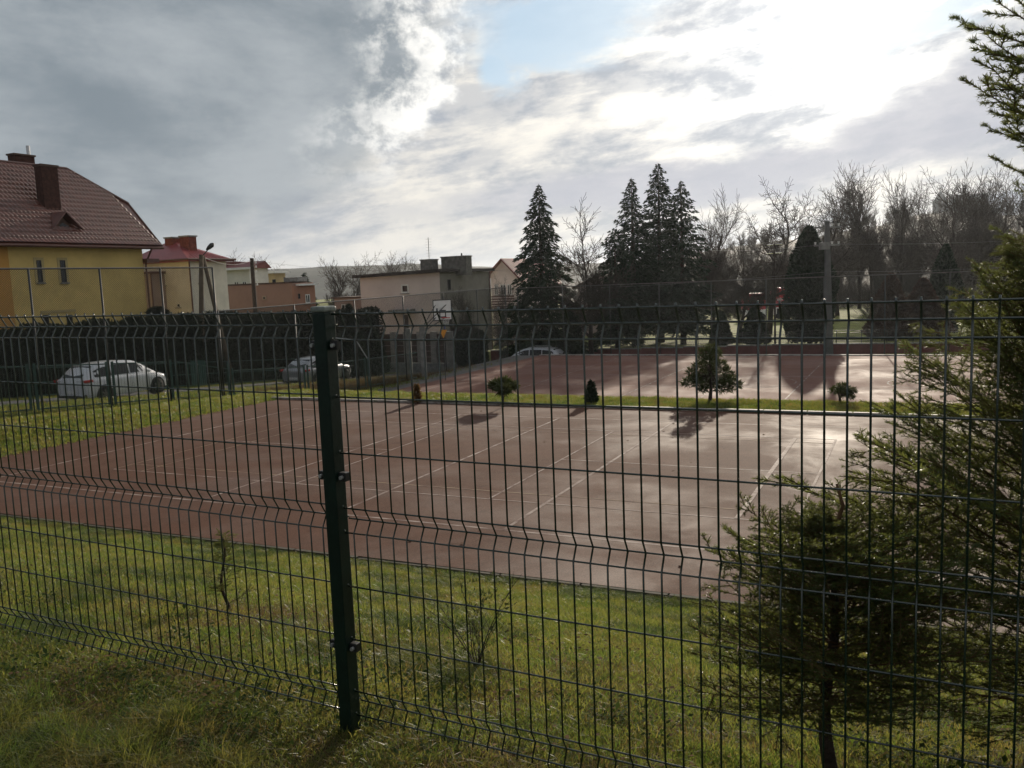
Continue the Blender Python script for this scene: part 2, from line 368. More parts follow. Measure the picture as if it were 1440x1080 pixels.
for u_ in (-20.5, -16.2, -10.9, -7.7, -4.56, 1.2, 6.): court_line((u_, 29.0 if u_ in (-20.5, -4.56) else 31), (u_, 48.6 if u_ != -7.7 else 36), .06, zl+.0013, ln, court2)
for cpx, cpy in ((1060, 537), (1315, 539)):
    cu, cv_ = hitz(cpx, cpy, zl); pts = [(cu+1.8*math.cos(a), cv_+1.8*math.sin(a)) for a in np.linspace(0, 2*math.pi, 33)]
    mb = MB()
    for i in range(32):
        a, b_ = pts[i], pts[i+1]; k = .965
        sc = lambda p: (cu+(p[0]-cu)*k, cv_+(p[1]-cv_)*k)
        mb.poly([W(*a, zl+.0025), W(*b_, zl+.0025), W(*sc(b_), zl+.0025), W(*sc(a), zl+.0025)])
    mb.build('court_circle', ln, court2)
# ------------------------------------------------------------------ hills
def hill(name, prof, r0, r1, zb, m, rough=0., seed=0):
    """prof: photo outline (px,py) of the crest, which stands at distance r1"""
    rs = np.random.RandomState(seed)
    px = np.array([p[0] for p in prof], float); py = np.array([p[1] for p in prof], float)
    xs = np.linspace(px[0], px[-1], 260); ys = np.interp(xs, px, py)
    jit = np.convolve(rs.randn(262), [.25, .5, .25], 'valid')*rough
    crest = []
    for x, y, j in zip(xs, ys, jit):
        d = ray(x, y-j); h = math.hypot(d.x, d.y); crest.append((d.x/h, d.y/h, d.z/h*r1))
    crest = np.array(crest); prof_r = np.array([0, .12, .3, .5, .7, .88, 1., 1.25, 1.7]); prof_z = np.array([0, .04, .2, .46, .72, .92, 1., .8, 0])
    P = []
    for a, z in zip(prof_r, prof_z):
        r = r0+(r1-r0)*a; bump = np.convolve(rs.randn(len(crest)+8), np.ones(9)/9, 'valid')*r1*.004*(0 < a < 1)
        P.append(np.stack([crest[:, 0]*r, crest[:, 1]*r, zb+(crest[:, 2]-zb)*z+bump+CZ], -1))
    P = np.array(P); n, mm = P.shape[:2]; I = np.arange(n*mm).reshape(n, mm)
    F = np.stack([I[:-1, :-1], I[:-1, 1:], I[1:, 1:], I[1:, :-1]], -1).reshape(-1, 4)
    o = link(name, np_mesh(name, P.reshape(-1, 3), F, m, None, True)); tag(o, kind='structure'); return o
mh = mat('wooded_hill', (.045, .055, .050), .95, .35, .02, col2=(.025, .034, .034), bump=.5, bscale=.06, detail=12)
hill('far_hill', [(-700, 395), (-300, 380), (0, 384), (250, 386), (370, 379), (420, 377), (470, 374), (540, 373), (600, 371), (660, 374), (720, 377), (800, 372), (900, 368), (1050, 360), (1200, 352), (1500, 350), (2000, 360)], 430, 760, -12, mh, .6, 1)
hill('near_hill', [(780, 402), (860, 385), (930, 366), (1000, 352), (1080, 341), (1150, 333), (1230, 318), (1290, 303), (1340, 297), (1400, 303), (1460, 300), (1600, 290), (1900, 300), (2300, 320)], 175, 520, -6.5, mat('wooded_slope', (.050, .046, .036), .95, .4, .05, bump=1., bscale=.3, detail=12), 1.4, 2)
# ------------------------------------------------------------------ vegetation
def frond_tree(height, radius, nb, seed, droop=.25, tip=.06, quads=26, size=.22, power=.85, base=.06, up=.15, ragged=.35, trunk_r=.02):
    """conifer: whorls of branches hung with small leaf-sized faces -> (crown mesh arrays, trunk MB)"""
    rs = np.random.RandomState(seed); V = []; n = 0
    tb = MB(); tb.tube([(0, 0, 0), (0, 0, height*.5), (0, 0, height*.985)], [height*trunk_r, height*trunk_r*.6, .012], 7)
    cnt = []
    for i in range(nb):
        t = ((i+rs.rand())/nb)**.92; h = height*(base+(1-base-.02)*t)
        L = radius*((1-t)**power+tip)*(1+ragged*(rs.rand()-.55)); a = i*2.39996+rs.rand()*.8
        k = max(5, int(quads*(L/radius)*1.1)+3); s = rs.rand(k)**.7
        up_ = up+(rs.rand()-.5)*.3; bend = up_*L*s-droop*L*s**2
        side = (rs.rand(k)-.5)*L*.44*(1.2-s); vert = (rs.rand(k)-.6)*(L*.10+.10)-np.abs(side)*.30
        ca, sa = math.cos(a), math.sin(a)
        P = np.stack([ca*L*s-sa*side, sa*L*s+ca*side, h+bend+vert], -1)
        out = np.stack([ca+(rs.rand(k)-.5)*1.1, sa+(rs.rand(k)-.5)*1.1, -.45+(rs.rand(k)-.5)*.6], -1); out /= np.linalg.norm(out, axis=1)[:, None]
        w = np.cross(out, rs.randn(k, 3)); w /= np.linalg.norm(w, axis=1)[:, None]
        sz = size*(.5+rs.rand(k))*(.55+.45*L/radius); sz = sz[:, None]
        V.append(np.stack([P-w*sz*.28, P+w*sz*.28, P+out*sz*1.25], 1).reshape(-1, 3)); n += k
    V = np.concatenate(V); F = np.arange(len(V)).reshape(-1, 3)
    return V, F, tb
def conifer(name, label, px, base_py, top_py, Y, rad, nb=170, seed=0, m='needle_far', cat='tree', group=None, ground=None, **kw):
    p = at(px, base_py, Y); zg = Tz(p.x, p.y) if ground is None else ground
    top = at(px, top_py, Y).z; H = top-zg
    V, F, tb = frond_tree(H, rad, nb, seed, **kw)
    e = empty(name, (p.x, p.y, zg), label, cat, group)
    link('crown', np_mesh('crown', V, F, MT[m]), e); tb.build('trunk', MT['trunk'], e, True)
    return e
def bare_mesh(seed, spread=.5, trunk_split=.3, levels=5, upright=.5, fine=1.):
    """leafless tree of height about 1: returns trunk MB and crown arrays"""
    rs = random.Random(seed); tb = MB(); segs = []
    def grow(p, d, L, r, lv):
        n = 3 if lv < 3 else 2; P = [p]; rr = [r]
        for i in range(n):
            d = (d+Vector((rs.uniform(-1, 1), rs.uniform(-1, 1), rs.uniform(-.6, 1)))*(.16+.03*lv)+Vector((0, 0, upright*.12))).normalized()
            P.append(P[-1]+d*L/n); rr.append(r*(1-.5*(i+1)/n))
        segs.append((P, rr, lv))
        if lv >= levels: return
        k = {0: 6, 1: 5, 2: 5, 3: 4, 4: 3}.get(lv, 3)
        for i in range(k):
            f = (.35 if lv == 0 else .25)+(1-.25)*((i+.6)/k)*.78; f = min(f, 1.)
            j = min(n-1, int(f*n)); q = P[j].lerp(P[j+1], f*n-j)
            ax = d.orthogonal().normalized(); ax.rotate(Matrix.Rotation(i*2.4+rs.random()*1.4, 3, d))
            nd = (d*(1-spread*.5)+ax*spread*rs.uniform(.7, 1.35)).normalized()
            grow(q, nd, L*rs.uniform(.42, .68)*(1 if lv else .72), max(rr[j]*.62, .0012), lv+1)
        if lv < levels: grow(P[-1], (d+Vector((rs.uniform(-.3, .3), rs.uniform(-.3, .3), .1))).normalized(), L*.62, rr[-1]*.9, lv+1)
    grow(Vector((0, 0, 0)), Vector((0, 0, 1)), .46, .019, 0)
    cb = MB()
    for P, rr, lv in segs:
        if lv == 0: tb.tube(P, rr, 7)
        elif lv <= 2: cb.tube(P, [max(x, .0030) for x in rr], 5 if lv == 1 else 4, False)
        else: cb.tube(P, [max(x*fine, .0016 if lv == 3 else .0011) for x in rr], 3, False)
    zmax = max(v[2] for v in cb.v)
    for m_ in (tb, cb): m_.v = [(x/zmax, y/zmax, z/zmax) for x, y, z in m_.v]
    return tb, cb
BARE = []
for i, kw in enumerate([dict(spread=.72, upright=.25), dict(spread=.55, upright=.6), dict(spread=.85, upright=.12), dict(spread=.5, upright=.8), dict(spread=.78, upright=.4)]):
    tb, cb = bare_mesh(31+i*7, levels=5, **kw)
    ms_ = []
    for nm, b_ in (('trunk', tb), ('crown', cb)):
        me = bpy.data.meshes.new('bare_'+nm); me.from_pydata(b_.v, [], b_.f); me.materials.append(MT['bark']); me.polygons.foreach_set('use_smooth', [True]*len(me.polygons)); ms_.append(me)
    BARE.append(ms_)
def bare_tree(label, px, top_py, Y, kind, width=1., group=None, zg=None, cat='tree', name='bare_tree', rot=None):
    p = at(px, 440, Y); g = Tz(p.x, p.y) if zg is None else zg+CZ
    H = at(px, top_py, Y).z-g
    e = empty(name, (p.x, p.y, g), label, cat, group)
    for nm, me in zip(('trunk', 'crown'), BARE[kind]): link(nm, me, e)
    e.scale = (H*width, H*width, H); e.rotation_euler.z = random.uniform(0, 6.28) if rot is None else rot
    return e
def column_bush(name, label, px, base_py, top_py, Y, rad, m, seed, n=5000, size=.12, shape='column', cat='tree', group=None, zg=None, trunk=True):
    rs = np.random.RandomState(seed); p = at(px, base_py, Y); g = Tz(p.x, p.y) if zg is None else zg+CZ
    H = at(px, top_py, Y).z-g
    t = rs.rand(n)**.85
    if shape == 'column': prof = np.minimum(1, (1-t)*2.2)**.75*(.75+.25*np.minimum(1, t*5))
    elif shape == 'cone': prof = (1-t)**.8*np.minimum(1, .5+t*5)
    else: prof = np.sqrt(np.clip(1-(2*t-1)**2, 0, 1))**.8
    a = rs.rand(n)*6.283; lump = 1+.10*np.sin(a*3+t*9+seed)+.07*np.sin(a*7-t*17)
    r = rad*prof*lump*(1-.35*rs.rand(n)**3)
    P = np.stack([r*np.cos(a), r*np.sin(a), t*H*.97+.02*H], -1)
    out = np.stack([np.cos(a), np.sin(a), .7+0*a], -1)+rs.randn(n, 3)*.45; out /= np.linalg.norm(out, axis=1)[:, None]
    w = np.cross(out, rs.randn(n, 3)); w /= np.linalg.norm(w, axis=1)[:, None]; sz = (size*(.5+rs.rand(n)))[:, None]
    V = np.stack([P-w*sz*.45, P+w*sz*.45, P+out*sz*1.2], 1).reshape(-1, 3)
    e = empty(name, (p.x, p.y, g), label, cat, group)
    # dark inner body so that the crown does not look hollow
    ib = MB(); k = 9; rings = []
    for j in range(k):
        tt = j/(k-1)
        pr = {'column': min(1, (1-tt)*2.2)**.75*(.75+.25*min(1, tt*5)), 'cone': (1-tt)**.8*min(1, .5+tt*5)}.get(shape, math.sqrt(max(0, 1-(2*tt-1)**2))**.8)
        rings.append(ib.pts([(max(.01, rad*.72*pr)*math.cos(q*6.283/10), max(.01, rad*.72*pr)*math.sin(q*6.283/10), tt*H*.93+.03*H) for q in range(10)]))
    for j in range(k-1):
        for q in range(10): ib.f.append((rings[j]+q, rings[j]+(q+1) % 10, rings[j+1]+(q+1) % 10, rings[j+1]+q))
    n0 = len(V); V2 = np.concatenate([V, np.array(ib.v)]); me = bpy.data.meshes.new('foliage')
    me.from_pydata(V2.tolist(), [], np.arange(n0).reshape(-1, 3).tolist()+[tuple(i+n0 for i in f) for f in ib.f]); me.materials.append(MT[m])
    link('foliage', me, e)
    if trunk: MB().tube([(0, 0, -.1), (0, 0, H*.25)], [rad*.09+.01, rad*.07+.01], 6).build('trunk', MT['trunk'], e)
    return e
# ---- trees beyond the far court
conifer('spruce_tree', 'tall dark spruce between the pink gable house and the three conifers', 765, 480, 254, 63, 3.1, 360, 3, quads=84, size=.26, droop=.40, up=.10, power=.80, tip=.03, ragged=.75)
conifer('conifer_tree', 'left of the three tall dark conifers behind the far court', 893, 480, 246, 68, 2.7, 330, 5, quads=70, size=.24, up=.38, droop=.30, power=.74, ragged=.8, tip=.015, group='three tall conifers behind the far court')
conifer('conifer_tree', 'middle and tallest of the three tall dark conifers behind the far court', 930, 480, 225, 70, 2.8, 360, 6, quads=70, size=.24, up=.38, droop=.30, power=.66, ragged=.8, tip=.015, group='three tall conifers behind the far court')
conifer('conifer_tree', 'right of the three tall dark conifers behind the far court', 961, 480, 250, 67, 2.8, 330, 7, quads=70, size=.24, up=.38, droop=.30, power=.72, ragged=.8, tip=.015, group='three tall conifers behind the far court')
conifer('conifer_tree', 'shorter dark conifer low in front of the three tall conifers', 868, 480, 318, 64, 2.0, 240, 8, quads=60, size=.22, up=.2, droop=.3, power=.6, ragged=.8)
conifer('spruce_tree', 'tiny spruce far off between the brown flat building and the hills', 430, 410, 381, 150, 2.2, 90, 9, quads=22, size=.6, zg=None) if False else conifer('spruce_tree', 'tiny spruce far off above the flat brown building', 430, 410, 381, 150, 2.2, 90, 9, quads=26, size=.6)
bare_tree('leafless garden tree between the tall dark spruce and the three conifers', 832, 276, 62, 0, 1.0, rot=.4)
bare_tree('leafless tree close to the right side of the three conifers', 1003, 262, 70, 1, .8)
bare_tree('pale leafless tree left of the tall thuja column, its crown well above the thuja', 1082, 238, 74, 2, 1.0, rot=2.2)
bare_tree('small leafless tree leaning beside the garden lawn behind the railing', 1040, 318, 66, 4, 1.1)
ORD = ['first', 'second', 'third', 'fourth', 'fifth', 'sixth', 'seventh', 'eighth', 'ninth', 'tenth', 'eleventh', 'twelfth', 'thirteenth', 'fourteenth', 'fifteenth']
tl = [(1155, 240, 105, 0, .75), (1178, 232, 98, 2, .85), (1208, 226, 112, 1, .8), (1232, 222, 104, 3, .9), (1252, 250, 118, 0, .8), (1268, 232, 108, 1, .75), (1290, 246, 122, 4, .9), (1318, 224, 100, 2, 1.0),
      (1342, 236, 116, 3, .9), (1358, 222, 108, 0, .8), (1378, 250, 125, 1, .9), (1391, 218, 104, 3, .85), (1418, 222, 112, 4, .9), (1440, 232, 106, 1, .9), (1470, 225, 110, 2, .9)]
for i, (px, ty, Y, k, w) in enumerate(tl):
    bare_tree(ORD[i]+' tall leafless tree from the left in the row along the right skyline', px, ty, Y, k, w*1.0, 'tall leafless trees on the right skyline', zg=-6.2)
for i, (px, ty, Y, k) in enumerate(((335, 356, 118, 2), (352, 349, 112, 0), (366, 353, 120, 4))):
    bare_tree(ORD[i]+' bushy leafless tree from the left behind the white house, before the hills', px, ty, Y, k, 1.2, 'leafless trees behind the white house', zg=-7)
for i, (px, ty, Y, k) in enumerate(((480, 358, 118, 1), (512, 352, 128, 2), (545, 354, 132, 0), (562, 352, 126, 4), (577, 350, 130, 3), (595, 356, 136, 2), (612, 362, 134, 1))):
    bare_tree(ORD[i]+' leafless tree from the left in the row behind the flat roofed grey pink building', px, ty, Y, k, 1.15, 'leafless trees behind the flat roofed building', zg=-7)
for i, (px, ty, Y, k) in enumerate(((642, 402, 62.5, 3), (655, 396, 63.5, 1), (668, 404, 62, 0))):
    bare_tree(ORD[i]+' thin sapling from the left before the grey side of the flat roofed building', px, ty, Y, k, .62, 'thin saplings before the flat roofed building')
for i, (px, ty, Y, k) in enumerate(((700, 382, 66, 2), (726, 398, 65, 1))):
    bare_tree(ORD[i]+' small leafless fruit tree from the left before the pink gable house', px, ty, Y, k, .7, 'small leafless trees before the pink gable house')
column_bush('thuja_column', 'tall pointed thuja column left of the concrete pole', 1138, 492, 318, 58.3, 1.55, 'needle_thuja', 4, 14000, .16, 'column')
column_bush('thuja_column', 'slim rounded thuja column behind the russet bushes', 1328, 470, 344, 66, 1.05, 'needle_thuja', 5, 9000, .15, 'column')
column_bush('russet_conifer', 'round russet brown conifer bush right of the concrete pole, the left one of the pair', 1252, 488, 386, 60, 1.85, 'brown_fol', 6, 12000, .15, 'cone', 'bush')
column_bush('russet_conifer', 'broad russet brown conifer bush, the right one of the pair behind the low wall', 1297, 488, 392, 61, 1.95, 'brown_fol', 7, 12000, .15, 'cone', 'bush')
column_bush('garden_shrub', 'dark pointed shrub on the lawn behind the low railing, leftmost', 1015, 482, 440, 62, .9, 'needle_thuja', 8, 4000, .13, 'cone', 'bush')
column_bush('garden_shrub', 'dark broad shrub on the lawn under the pale leafless tree', 1062, 482, 430, 62, 1.15, 'needle_thuja', 9, 5000, .14, 'cone', 'bush')
column_bush('garden_shrub', 'dark evergreen shrub at the foot of the tall dark spruce', 805, 478, 425, 62, 1.0, 'needle_thuja', 10, 5000, .14, 'cone', 'bush')
column_bush('garden_shrub', 'dark conical evergreen at the street corner, left of the garden gate', 497, 540, 428, 55, 1.1, 'needle_thuja', 11, 6000, .13, 'cone', 'bush')
column_bush('garden_shrub', 'dark rounded evergreen at the street corner beside the brown boards', 522, 522, 455, 57, 1.3, 'needle_thuja', 12, 6000, .13, 'cone', 'bush')
column_bush('garden_shrub', 'dark shrub at the foot of the saplings behind the hoop', 663, 500, 462, 62, 1.2, 'needle_thuja', 13, 5000, .13, 'round', 'bush', zg=-6.4)
column_bush('garden_shrub', 'small green shrub growing above the hedge before the pale house wall', 222, 452, 432, 50, .6, 'hedge', 14, 1600, .1, 'round', 'bush', zg=-1.9, trunk=False)
# wood on the right hillside and thicket behind the row: nobody could count it
def instancer(name, pts, rots, scls, protos, kind='stuff', label=None, cat=None):
    me = bpy.data.meshes.new(name); me.vertices.add(len(pts)); me.vertices.foreach_set('co', np.asarray(pts, np.float32).ravel())
    for nm, ty, dat in (('rot', 'FLOAT_VECTOR', rots), ('scl', 'FLOAT_VECTOR', scls)):
        at_ = me.attributes.new(nm, ty, 'POINT'); at_.data.foreach_set('vector', np.asarray(dat, np.float32).ravel())
    a2 = me.attributes.new('pick', 'INT', 'POINT'); a2.data.foreach_set('value', RS.randint(0, len(protos), len(pts)).astype(np.int32))
    o = link(name, me); tag(o, label, cat, kind=kind)
    ng = bpy.data.node_groups.new(name, 'GeometryNodeTree')
    ng.interface.new_socket('Geometry', in_out='INPUT', socket_type='NodeSocketGeometry'); ng.interface.new_socket('Geometry', in_out='OUTPUT', socket_type='NodeSocketGeometry')
    N = ng.nodes.new; gi, go, jn = N('NodeGroupInput'), N('NodeGroupOutput'), N('GeometryNodeJoinGeometry')
    def attr(nm, ty):
        a = N('GeometryNodeInputNamedAttribute'); a.data_type = ty; a.inputs['Name'].default_value = nm; return a.outputs[0]
    rot, scl, pk = attr('rot', 'FLOAT_VECTOR'), attr('scl', 'FLOAT_VECTOR'), attr('pick', 'INT')
    for i, pr in enumerate(protos):
        oi = N('GeometryNodeObjectInfo'); oi.inputs[0].default_value = pr; oi.inputs['As Instance'].default_value = True
        cmp_ = N('FunctionNodeCompare'); cmp_.data_type = 'INT'; cmp_.operation = 'EQUAL'; ng.links.new(pk, cmp_.inputs[2]); cmp_.inputs[3].default_value = i
        ip = N('GeometryNodeInstanceOnPoints')
        ng.links.new(gi.outputs[0], ip.inputs['Points']); ng.links.new(cmp_.outputs[0], ip.inputs['Selection'])
        ng.links.new(oi.outputs['Geometry'], ip.inputs['Instance']); ng.links.new(rot, ip.inputs['Rotation']); ng.links.new(scl, ip.inputs['Scale'])
        ng.links.new(ip.outputs[0], jn.inputs[0])
    ng.links.new(jn.outputs[0], go.inputs[0])
    md = o.modifiers.new('scatter', 'NODES'); md.node_group = ng
    return o
def proto(me): return bpy.data.objects.new(me.name, me)
def thicket_proto(seed, n, h, sp, m, w=.02):
    rs = np.random.RandomState(seed); V = []
    for i in range(n):
        b0 = np.array([rs.randn()*sp*.3, rs.randn()*sp*.3, rs.rand()*h*.5]); d = np.array([rs.randn()*.45, rs.randn()*.45, 1.]); L = h*(.3+.5*rs.rand())
        e = b0+d*L*np.array([1, 1, .7]); s = np.cross(d, rs.randn(3)); s = s/np.linalg.norm(s)*w*(.4+rs.rand())
        V += [b0-s, b0+s, e]
    V = np.array(V); return proto(np_mesh('thicket', V, np.arange(len(V)).reshape(-1, 3), m))
fullb = []
for k in (0, 1, 3):
    a, c_ = BARE[k]; V = np.array([v.co[:] for v in c_.vertices]); 
    fullb.append(proto(c_))
pts = []; sc = []
for i in range(190):
    px = random.uniform(985, 1560); r = random.uniform(130, 500)
    d = ray(px, 400); h = math.hypot(d.x, d.y); x, y = d.x/h*r, d.y/h*r
    prof = [(780, 402), (860, 385), (930, 366), (1000, 352), (1080, 341), (1150, 333), (1230, 318), (1290, 303), (1340, 297), (1400, 303), (1460, 300), (1600, 290)]
    cy_ = np.interp(px, [p[0] for p in prof], [p[1] for p in prof]); dd = ray(px, cy_); cz_ = dd.z/math.hypot(dd.x, dd.y)*520
    a = (r-175)/345.; z = -6.3 if a < 0 else -6.5+(cz_+6.5)*np.interp(a, [0, .12, .3, .5, .7, .88, 1.], [0, .04, .2, .46, .72, .92, 1.])
    pts.append((x, y, z+CZ-.5)); s_ = random.uniform(8, 13); sc.append((s_*.8, s_*.8, s_))
instancer('hillside_wood', pts, [(0, 0, random.uniform(0, 6.28)) for _ in pts], sc, fullb, label='grey brown leafless wood covering the right hillside', cat='wood')
thp = [thicket_proto(i, 150, 4.2, 2.2, MT['bark'], .022) for i in range(3)]
pts = []
for i in range(240):
    px = random.uniform(975, 1500); Y = random.uniform(112, 150) if px < 1230 else random.uniform(86, 130); p = at(px, 430, Y); pts.append((p.x, p.y, CZ-6.0))
instancer('undergrowth', pts, [(0, 0, random.uniform(0, 6.28)) for _ in pts], [(1, 1, random.uniform(.6, 1.35))]*0+[(random.uniform(.8, 1.3),)*2+(random.uniform(.6, 1.35),) for _ in pts], thp, label='tangled brown undergrowth at the foot of the right tree row', cat='undergrowth')
pts = []
for i in range(260):
    px = random.uniform(330, 640) if i % 2 else random.uniform(440, 520); Y = random.uniform(95, 160); p = at(px, 430, Y); pts.append((p.x, p.y, CZ-7.0))
instancer('scrub', pts, [(0, 0, random.uniform(0, 6.28)) for _ in pts], [(random.uniform(.8, 1.3),)*2+(random.uniform(.5, .9),) for _ in pts], thp, label='brown scrub filling the gap between the brown building and the flat roofed one', cat='scrub')
# ------------------------------------------------------------------ buildings
def window_u(par, u, v0, v1, z0, z1, mull=1, fr=.07, frame='wframe', sill=True, pane='glass', out=1):
    """window in a wall whose outer face is at u (facing +u)"""
    f = MB()
    d0, d1 = u-.02, u+.035
    f.uvbox(d0, d1, v0, v0+fr, z0, z1); f.uvbox(d0, d1, v1-fr, v1, z0, z1)
    f.uvbox(d0, d1, v0+fr, v1-fr, z0, z0+fr); f.uvbox(d0, d1, v0+fr, v1-fr, z1-fr, z1)
    for k in range(1, mull):
        vm = v0+(v1-v0)*k/mull; f.uvbox(d0, d1-.005, vm-fr/2, vm+fr/2, z0+fr, z1-fr)
    o = f.build('window', MT[frame], par)
    MB().uvbox(u-.015, u+.012, v0+fr*.5, v1-fr*.5, z0+fr*.5, z1-fr*.5).build('pane', MT[pane], o)
    if sill: MB().uvbox(u-.01, u+.14, v0-.08, v1+.08, z0-.07, z0-.01).build('sill', MT['conc'], o)
    return o
def window_v(par, v, u0, u1, z0, z1, mull=1, fr=.08, frame='wframe', sill=True):
    """window in a wall facing -v"""
    f = MB(); d0, d1 = v-.035, v+.02
    f.uvbox(u0, u0+fr, d0, d1, z0, z1); f.uvbox(u1-fr, u1, d0, d1, z0, z1)
    f.uvbox(u0+fr, u1-fr, d0, d1, z0, z0+fr); f.uvbox(u0+fr, u1-fr, d0, d1, z1-fr, z1)
    for k in range(1, mull):
        um = u0+(u1-u0)*k/mull; f.uvbox(um-fr/2, um+fr/2, d0+.005, d1, z0+fr, z1-fr)
    o = f.build('window', MT[frame], par)
    MB().uvbox(u0+fr*.5, u1-fr*.5, v-.012, v+.015, z0+fr*.5, z1-fr*.5).build('pane', MT['glass'], o)
    if sill: MB().uvbox(u0-.08, u1+.08, v-.14, v+.01, z0-.07, z0-.01).build('sill', MT['conc'], o)
    return o
# --- yellow house with the red tiled half-hipped roof
m_yel = mat('yellow_render', (.60, .45, .17), .9, .10, .7, bump=.3, bscale=25); m_ora = mat('orange_wall', (.46, .25, .07), .9, .1, .7, bump=.3, bscale=25)
m_tile = mat('glazed_red_tile', (.10, .028, .016), .36, .3, 3, bump=.2, bscale=20, spec=.6); m_brick = mat('dark_chimney_brick', (.055, .024, .018), .85, .3, 6, bump=.5, bscale=25)
m_sof = mat('brown_eaves_board', (.07, .035, .022), .7, .2, 6); m_gut = mat('brown_gutter', (.09, .035, .025), .45, .2, 6)
def yellow_house():
    uh = -41.; ue = uh+.6
    _, v1, ze = hitu(228, 346, ue); _, vw1, _ = hitu(204, 400, uh); zg = -5.4
    v0 = v1-16.; D = 5.2; pit = math.tan(R(41)); ur = ue-D-.6; zr = None
    e = empty('yellow_house', W(uh-4, (v0+v1)/2, zg), 'yellow rendered house with red tiled half-hipped roof, two chimneys and a triangular dormer', 'house')
    e_inv = Vector(e.location)
    def off(): return MB(off=e_inv)
    def on_slope(px, py):       # ray against the front roof plane through the eave
        d = ray(px, py); n = Vector((E1.x*pit, E1.y*pit, 1)); p0 = W(ue, 0, ze)-Vector((0, 0, CZ)); t = p0.dot(n)/d.dot(n); p = d*t; return (*UV(p), p.z)
    rA = on_slope(94, 238); hA = on_slope(181, 287)
    ur, vr, zr = rA; hu, hv, hz = hA
    ub = 2*ur-ue                                     # rear eave
    b = off(); b.prism([W(uh, v0+.6, zg), W(uh, vw1, zg), W(uh-(uh-ub)+.6, vw1, zg), W(ub+.6, v0+.6, zg)], (0, 0, ze-.05-zg)); b.build('wall', m_yel, e)
    zc = ze+(ue-uh)*pit                              # gable ends
    b = off()
    for vg in (v0+.7, vw1-.05):
        b = off(); b.prism([W(uh-.02, vg, ze-.06), W(uh-.02, vg, zc-.12), W(hu-.1, vg, hz-.25), W(2*ur-hu, vg, hz-.25), W(ub+.6, vg, zc-.12), W(ub+.6, vg, ze-.06)], E2*-.25); b.build('gable', m_yel, e)
    b = off(); _, vo, _ = hitu(16, 400, uh+.1); b.uvbox(uh-.3, uh+.1, v0+.6, vo, zg, ze-.1); b.build('orange_section', m_ora, e)  # orange section at the left end of the wall, slightly proud
    # tiled slope as real waves and steps
    rows = 17; L = math.hypot(ue-ur, zr-ze); V = []; F = []; ns = 0
    su = (ur-ue)/L; sz = (zr-ze)/L; nu_, nz_ = -sz, su          # slope direction and outward normal
    nrm = (sz, -su) if sz > 0 else (-sz, su)
    def vmax(t):                                     # right outline of the slope
        th = (hz-ze)/(zr-ze)
        return v1+(hv-v1)*t/th if t < th else hv+(vr-hv)*(t-th)/(1-th)
    for r in range(rows):
        t0, t1 = r/rows, (r+1)/rows
        for q, (t, lift) in enumerate(((t0, .055), (t0+(t1-t0)*.5, .028), (t1, .0))):
            vm = vmax(t); s = np.arange(v0, v1+.01, .06); s = np.minimum(s, vm)
            wv = .055*np.abs(np.sin(s*math.pi/.24))**.8
            h = lift+wv; U_ = ue+su*L*t+nrm[0]*h*0; 
            uu = ue+(ur-ue)*t+(sz)*h; z_ = ze+(zr-ze)*t+(-su)*h
            V.append(np.stack([E1.x*uu+E2.x*s, E1.y*uu+E2.y*s, z_+CZ], -1)-np.array(e_inv)); ns = len(s)
    V = np.concatenate(V); I = np.arange(rows*3*ns).reshape(rows*3, ns)
    F = np.stack([I[:-1, :-1], I[:-1, 1:], I[1:, 1:], I[1:, :-1]], -1).reshape(-1, 4)
    rf = off()
    d = .09
    rf.prism([W(ue, v0, ze-d), W(ue, v1, ze-d), W(hu, hv, hz-d), W(ur, vr, zr-d), W(ur, v0, zr-d)], (0, 0, .06))
    rf.prism([W(ub, v0, ze-d), W(ub, v1, ze-d), W(2*ur-hu, hv, hz-d), W(ur, vr, zr-d), W(ur, v0, zr-d)], (0, 0, .14))
    rf.prism([W(hu, hv, hz-d), W(2*ur-hu, hv, hz-d), W(ur, vr, zr-d)], (0, 0, .14))
    roof = rf.build('roof', m_tile, e)
    o = link('roof_tiles', np_mesh('roof_tiles', V, F, m_tile, None, False), roof); o['kind'] = 'stuff'
    b = off(); b.tube([W(ur, v0, zr+.03), W(ur, vr, zr+.03)], .09, 8); b.tube([W(ur, vr, zr+.03), W(hu, hv, hz+.02)], .08, 8); b.tube([W(hu, hv, hz), W(ue, v1, ze)], .06, 6); b.build('ridge_cap', m_gut, roof)
    b = off(); b.uvbox(uh+.0, ue-.02, v0, v1-.05, ze-.17, ze-.10); b.build('soffit', m_sof, e)
    b = off(); b.tube([W(ue+.07, v0, ze-.12), W(ue+.07, v1+.02, ze-.12)], .075, 8); b.build('gutter', m_gut, e)
    b = off(); b.tube([W(ue+.05, vw1+.1, ze-.2), W(uh+.12, vw1+.08, ze-1.0), W(uh+.12, vw1+.08, zg)], .055, 8); b.build('downpipe', m_gut, e)
    _, va, _ = hitu(205, 364, uh+.1); b = off(); b.uvbox(uh-.6, uh+.35, va-.15, va+.75, ze-.95, ze-.72); b.build('side_canopy', m_gut, e)
    # chimneys
    def chim(pxl, pxr, ptop, pbase, du):
        a = on_slope((pxl+pxr)/2, pbase); _, va, zt = hitu(pxl, ptop, a[0]); _, vb, _ = hitu(pxr, ptop, a[0])
        b = off(); b.uvbox(a[0]-.55, a[0], va, vb, a[2]-.5, zt-.12); c = b.build('chimney', m_brick, roof)
        b = off(); b.uvbox(a[0]-.6, a[0]+.06, va-.05, vb+.05, zt-.115, zt); b.build('chimney_cap', m_sof, roof)
        return a, va, vb, zt
    a, va, vb, zt = chim(57, 80, 230, 296, 0)
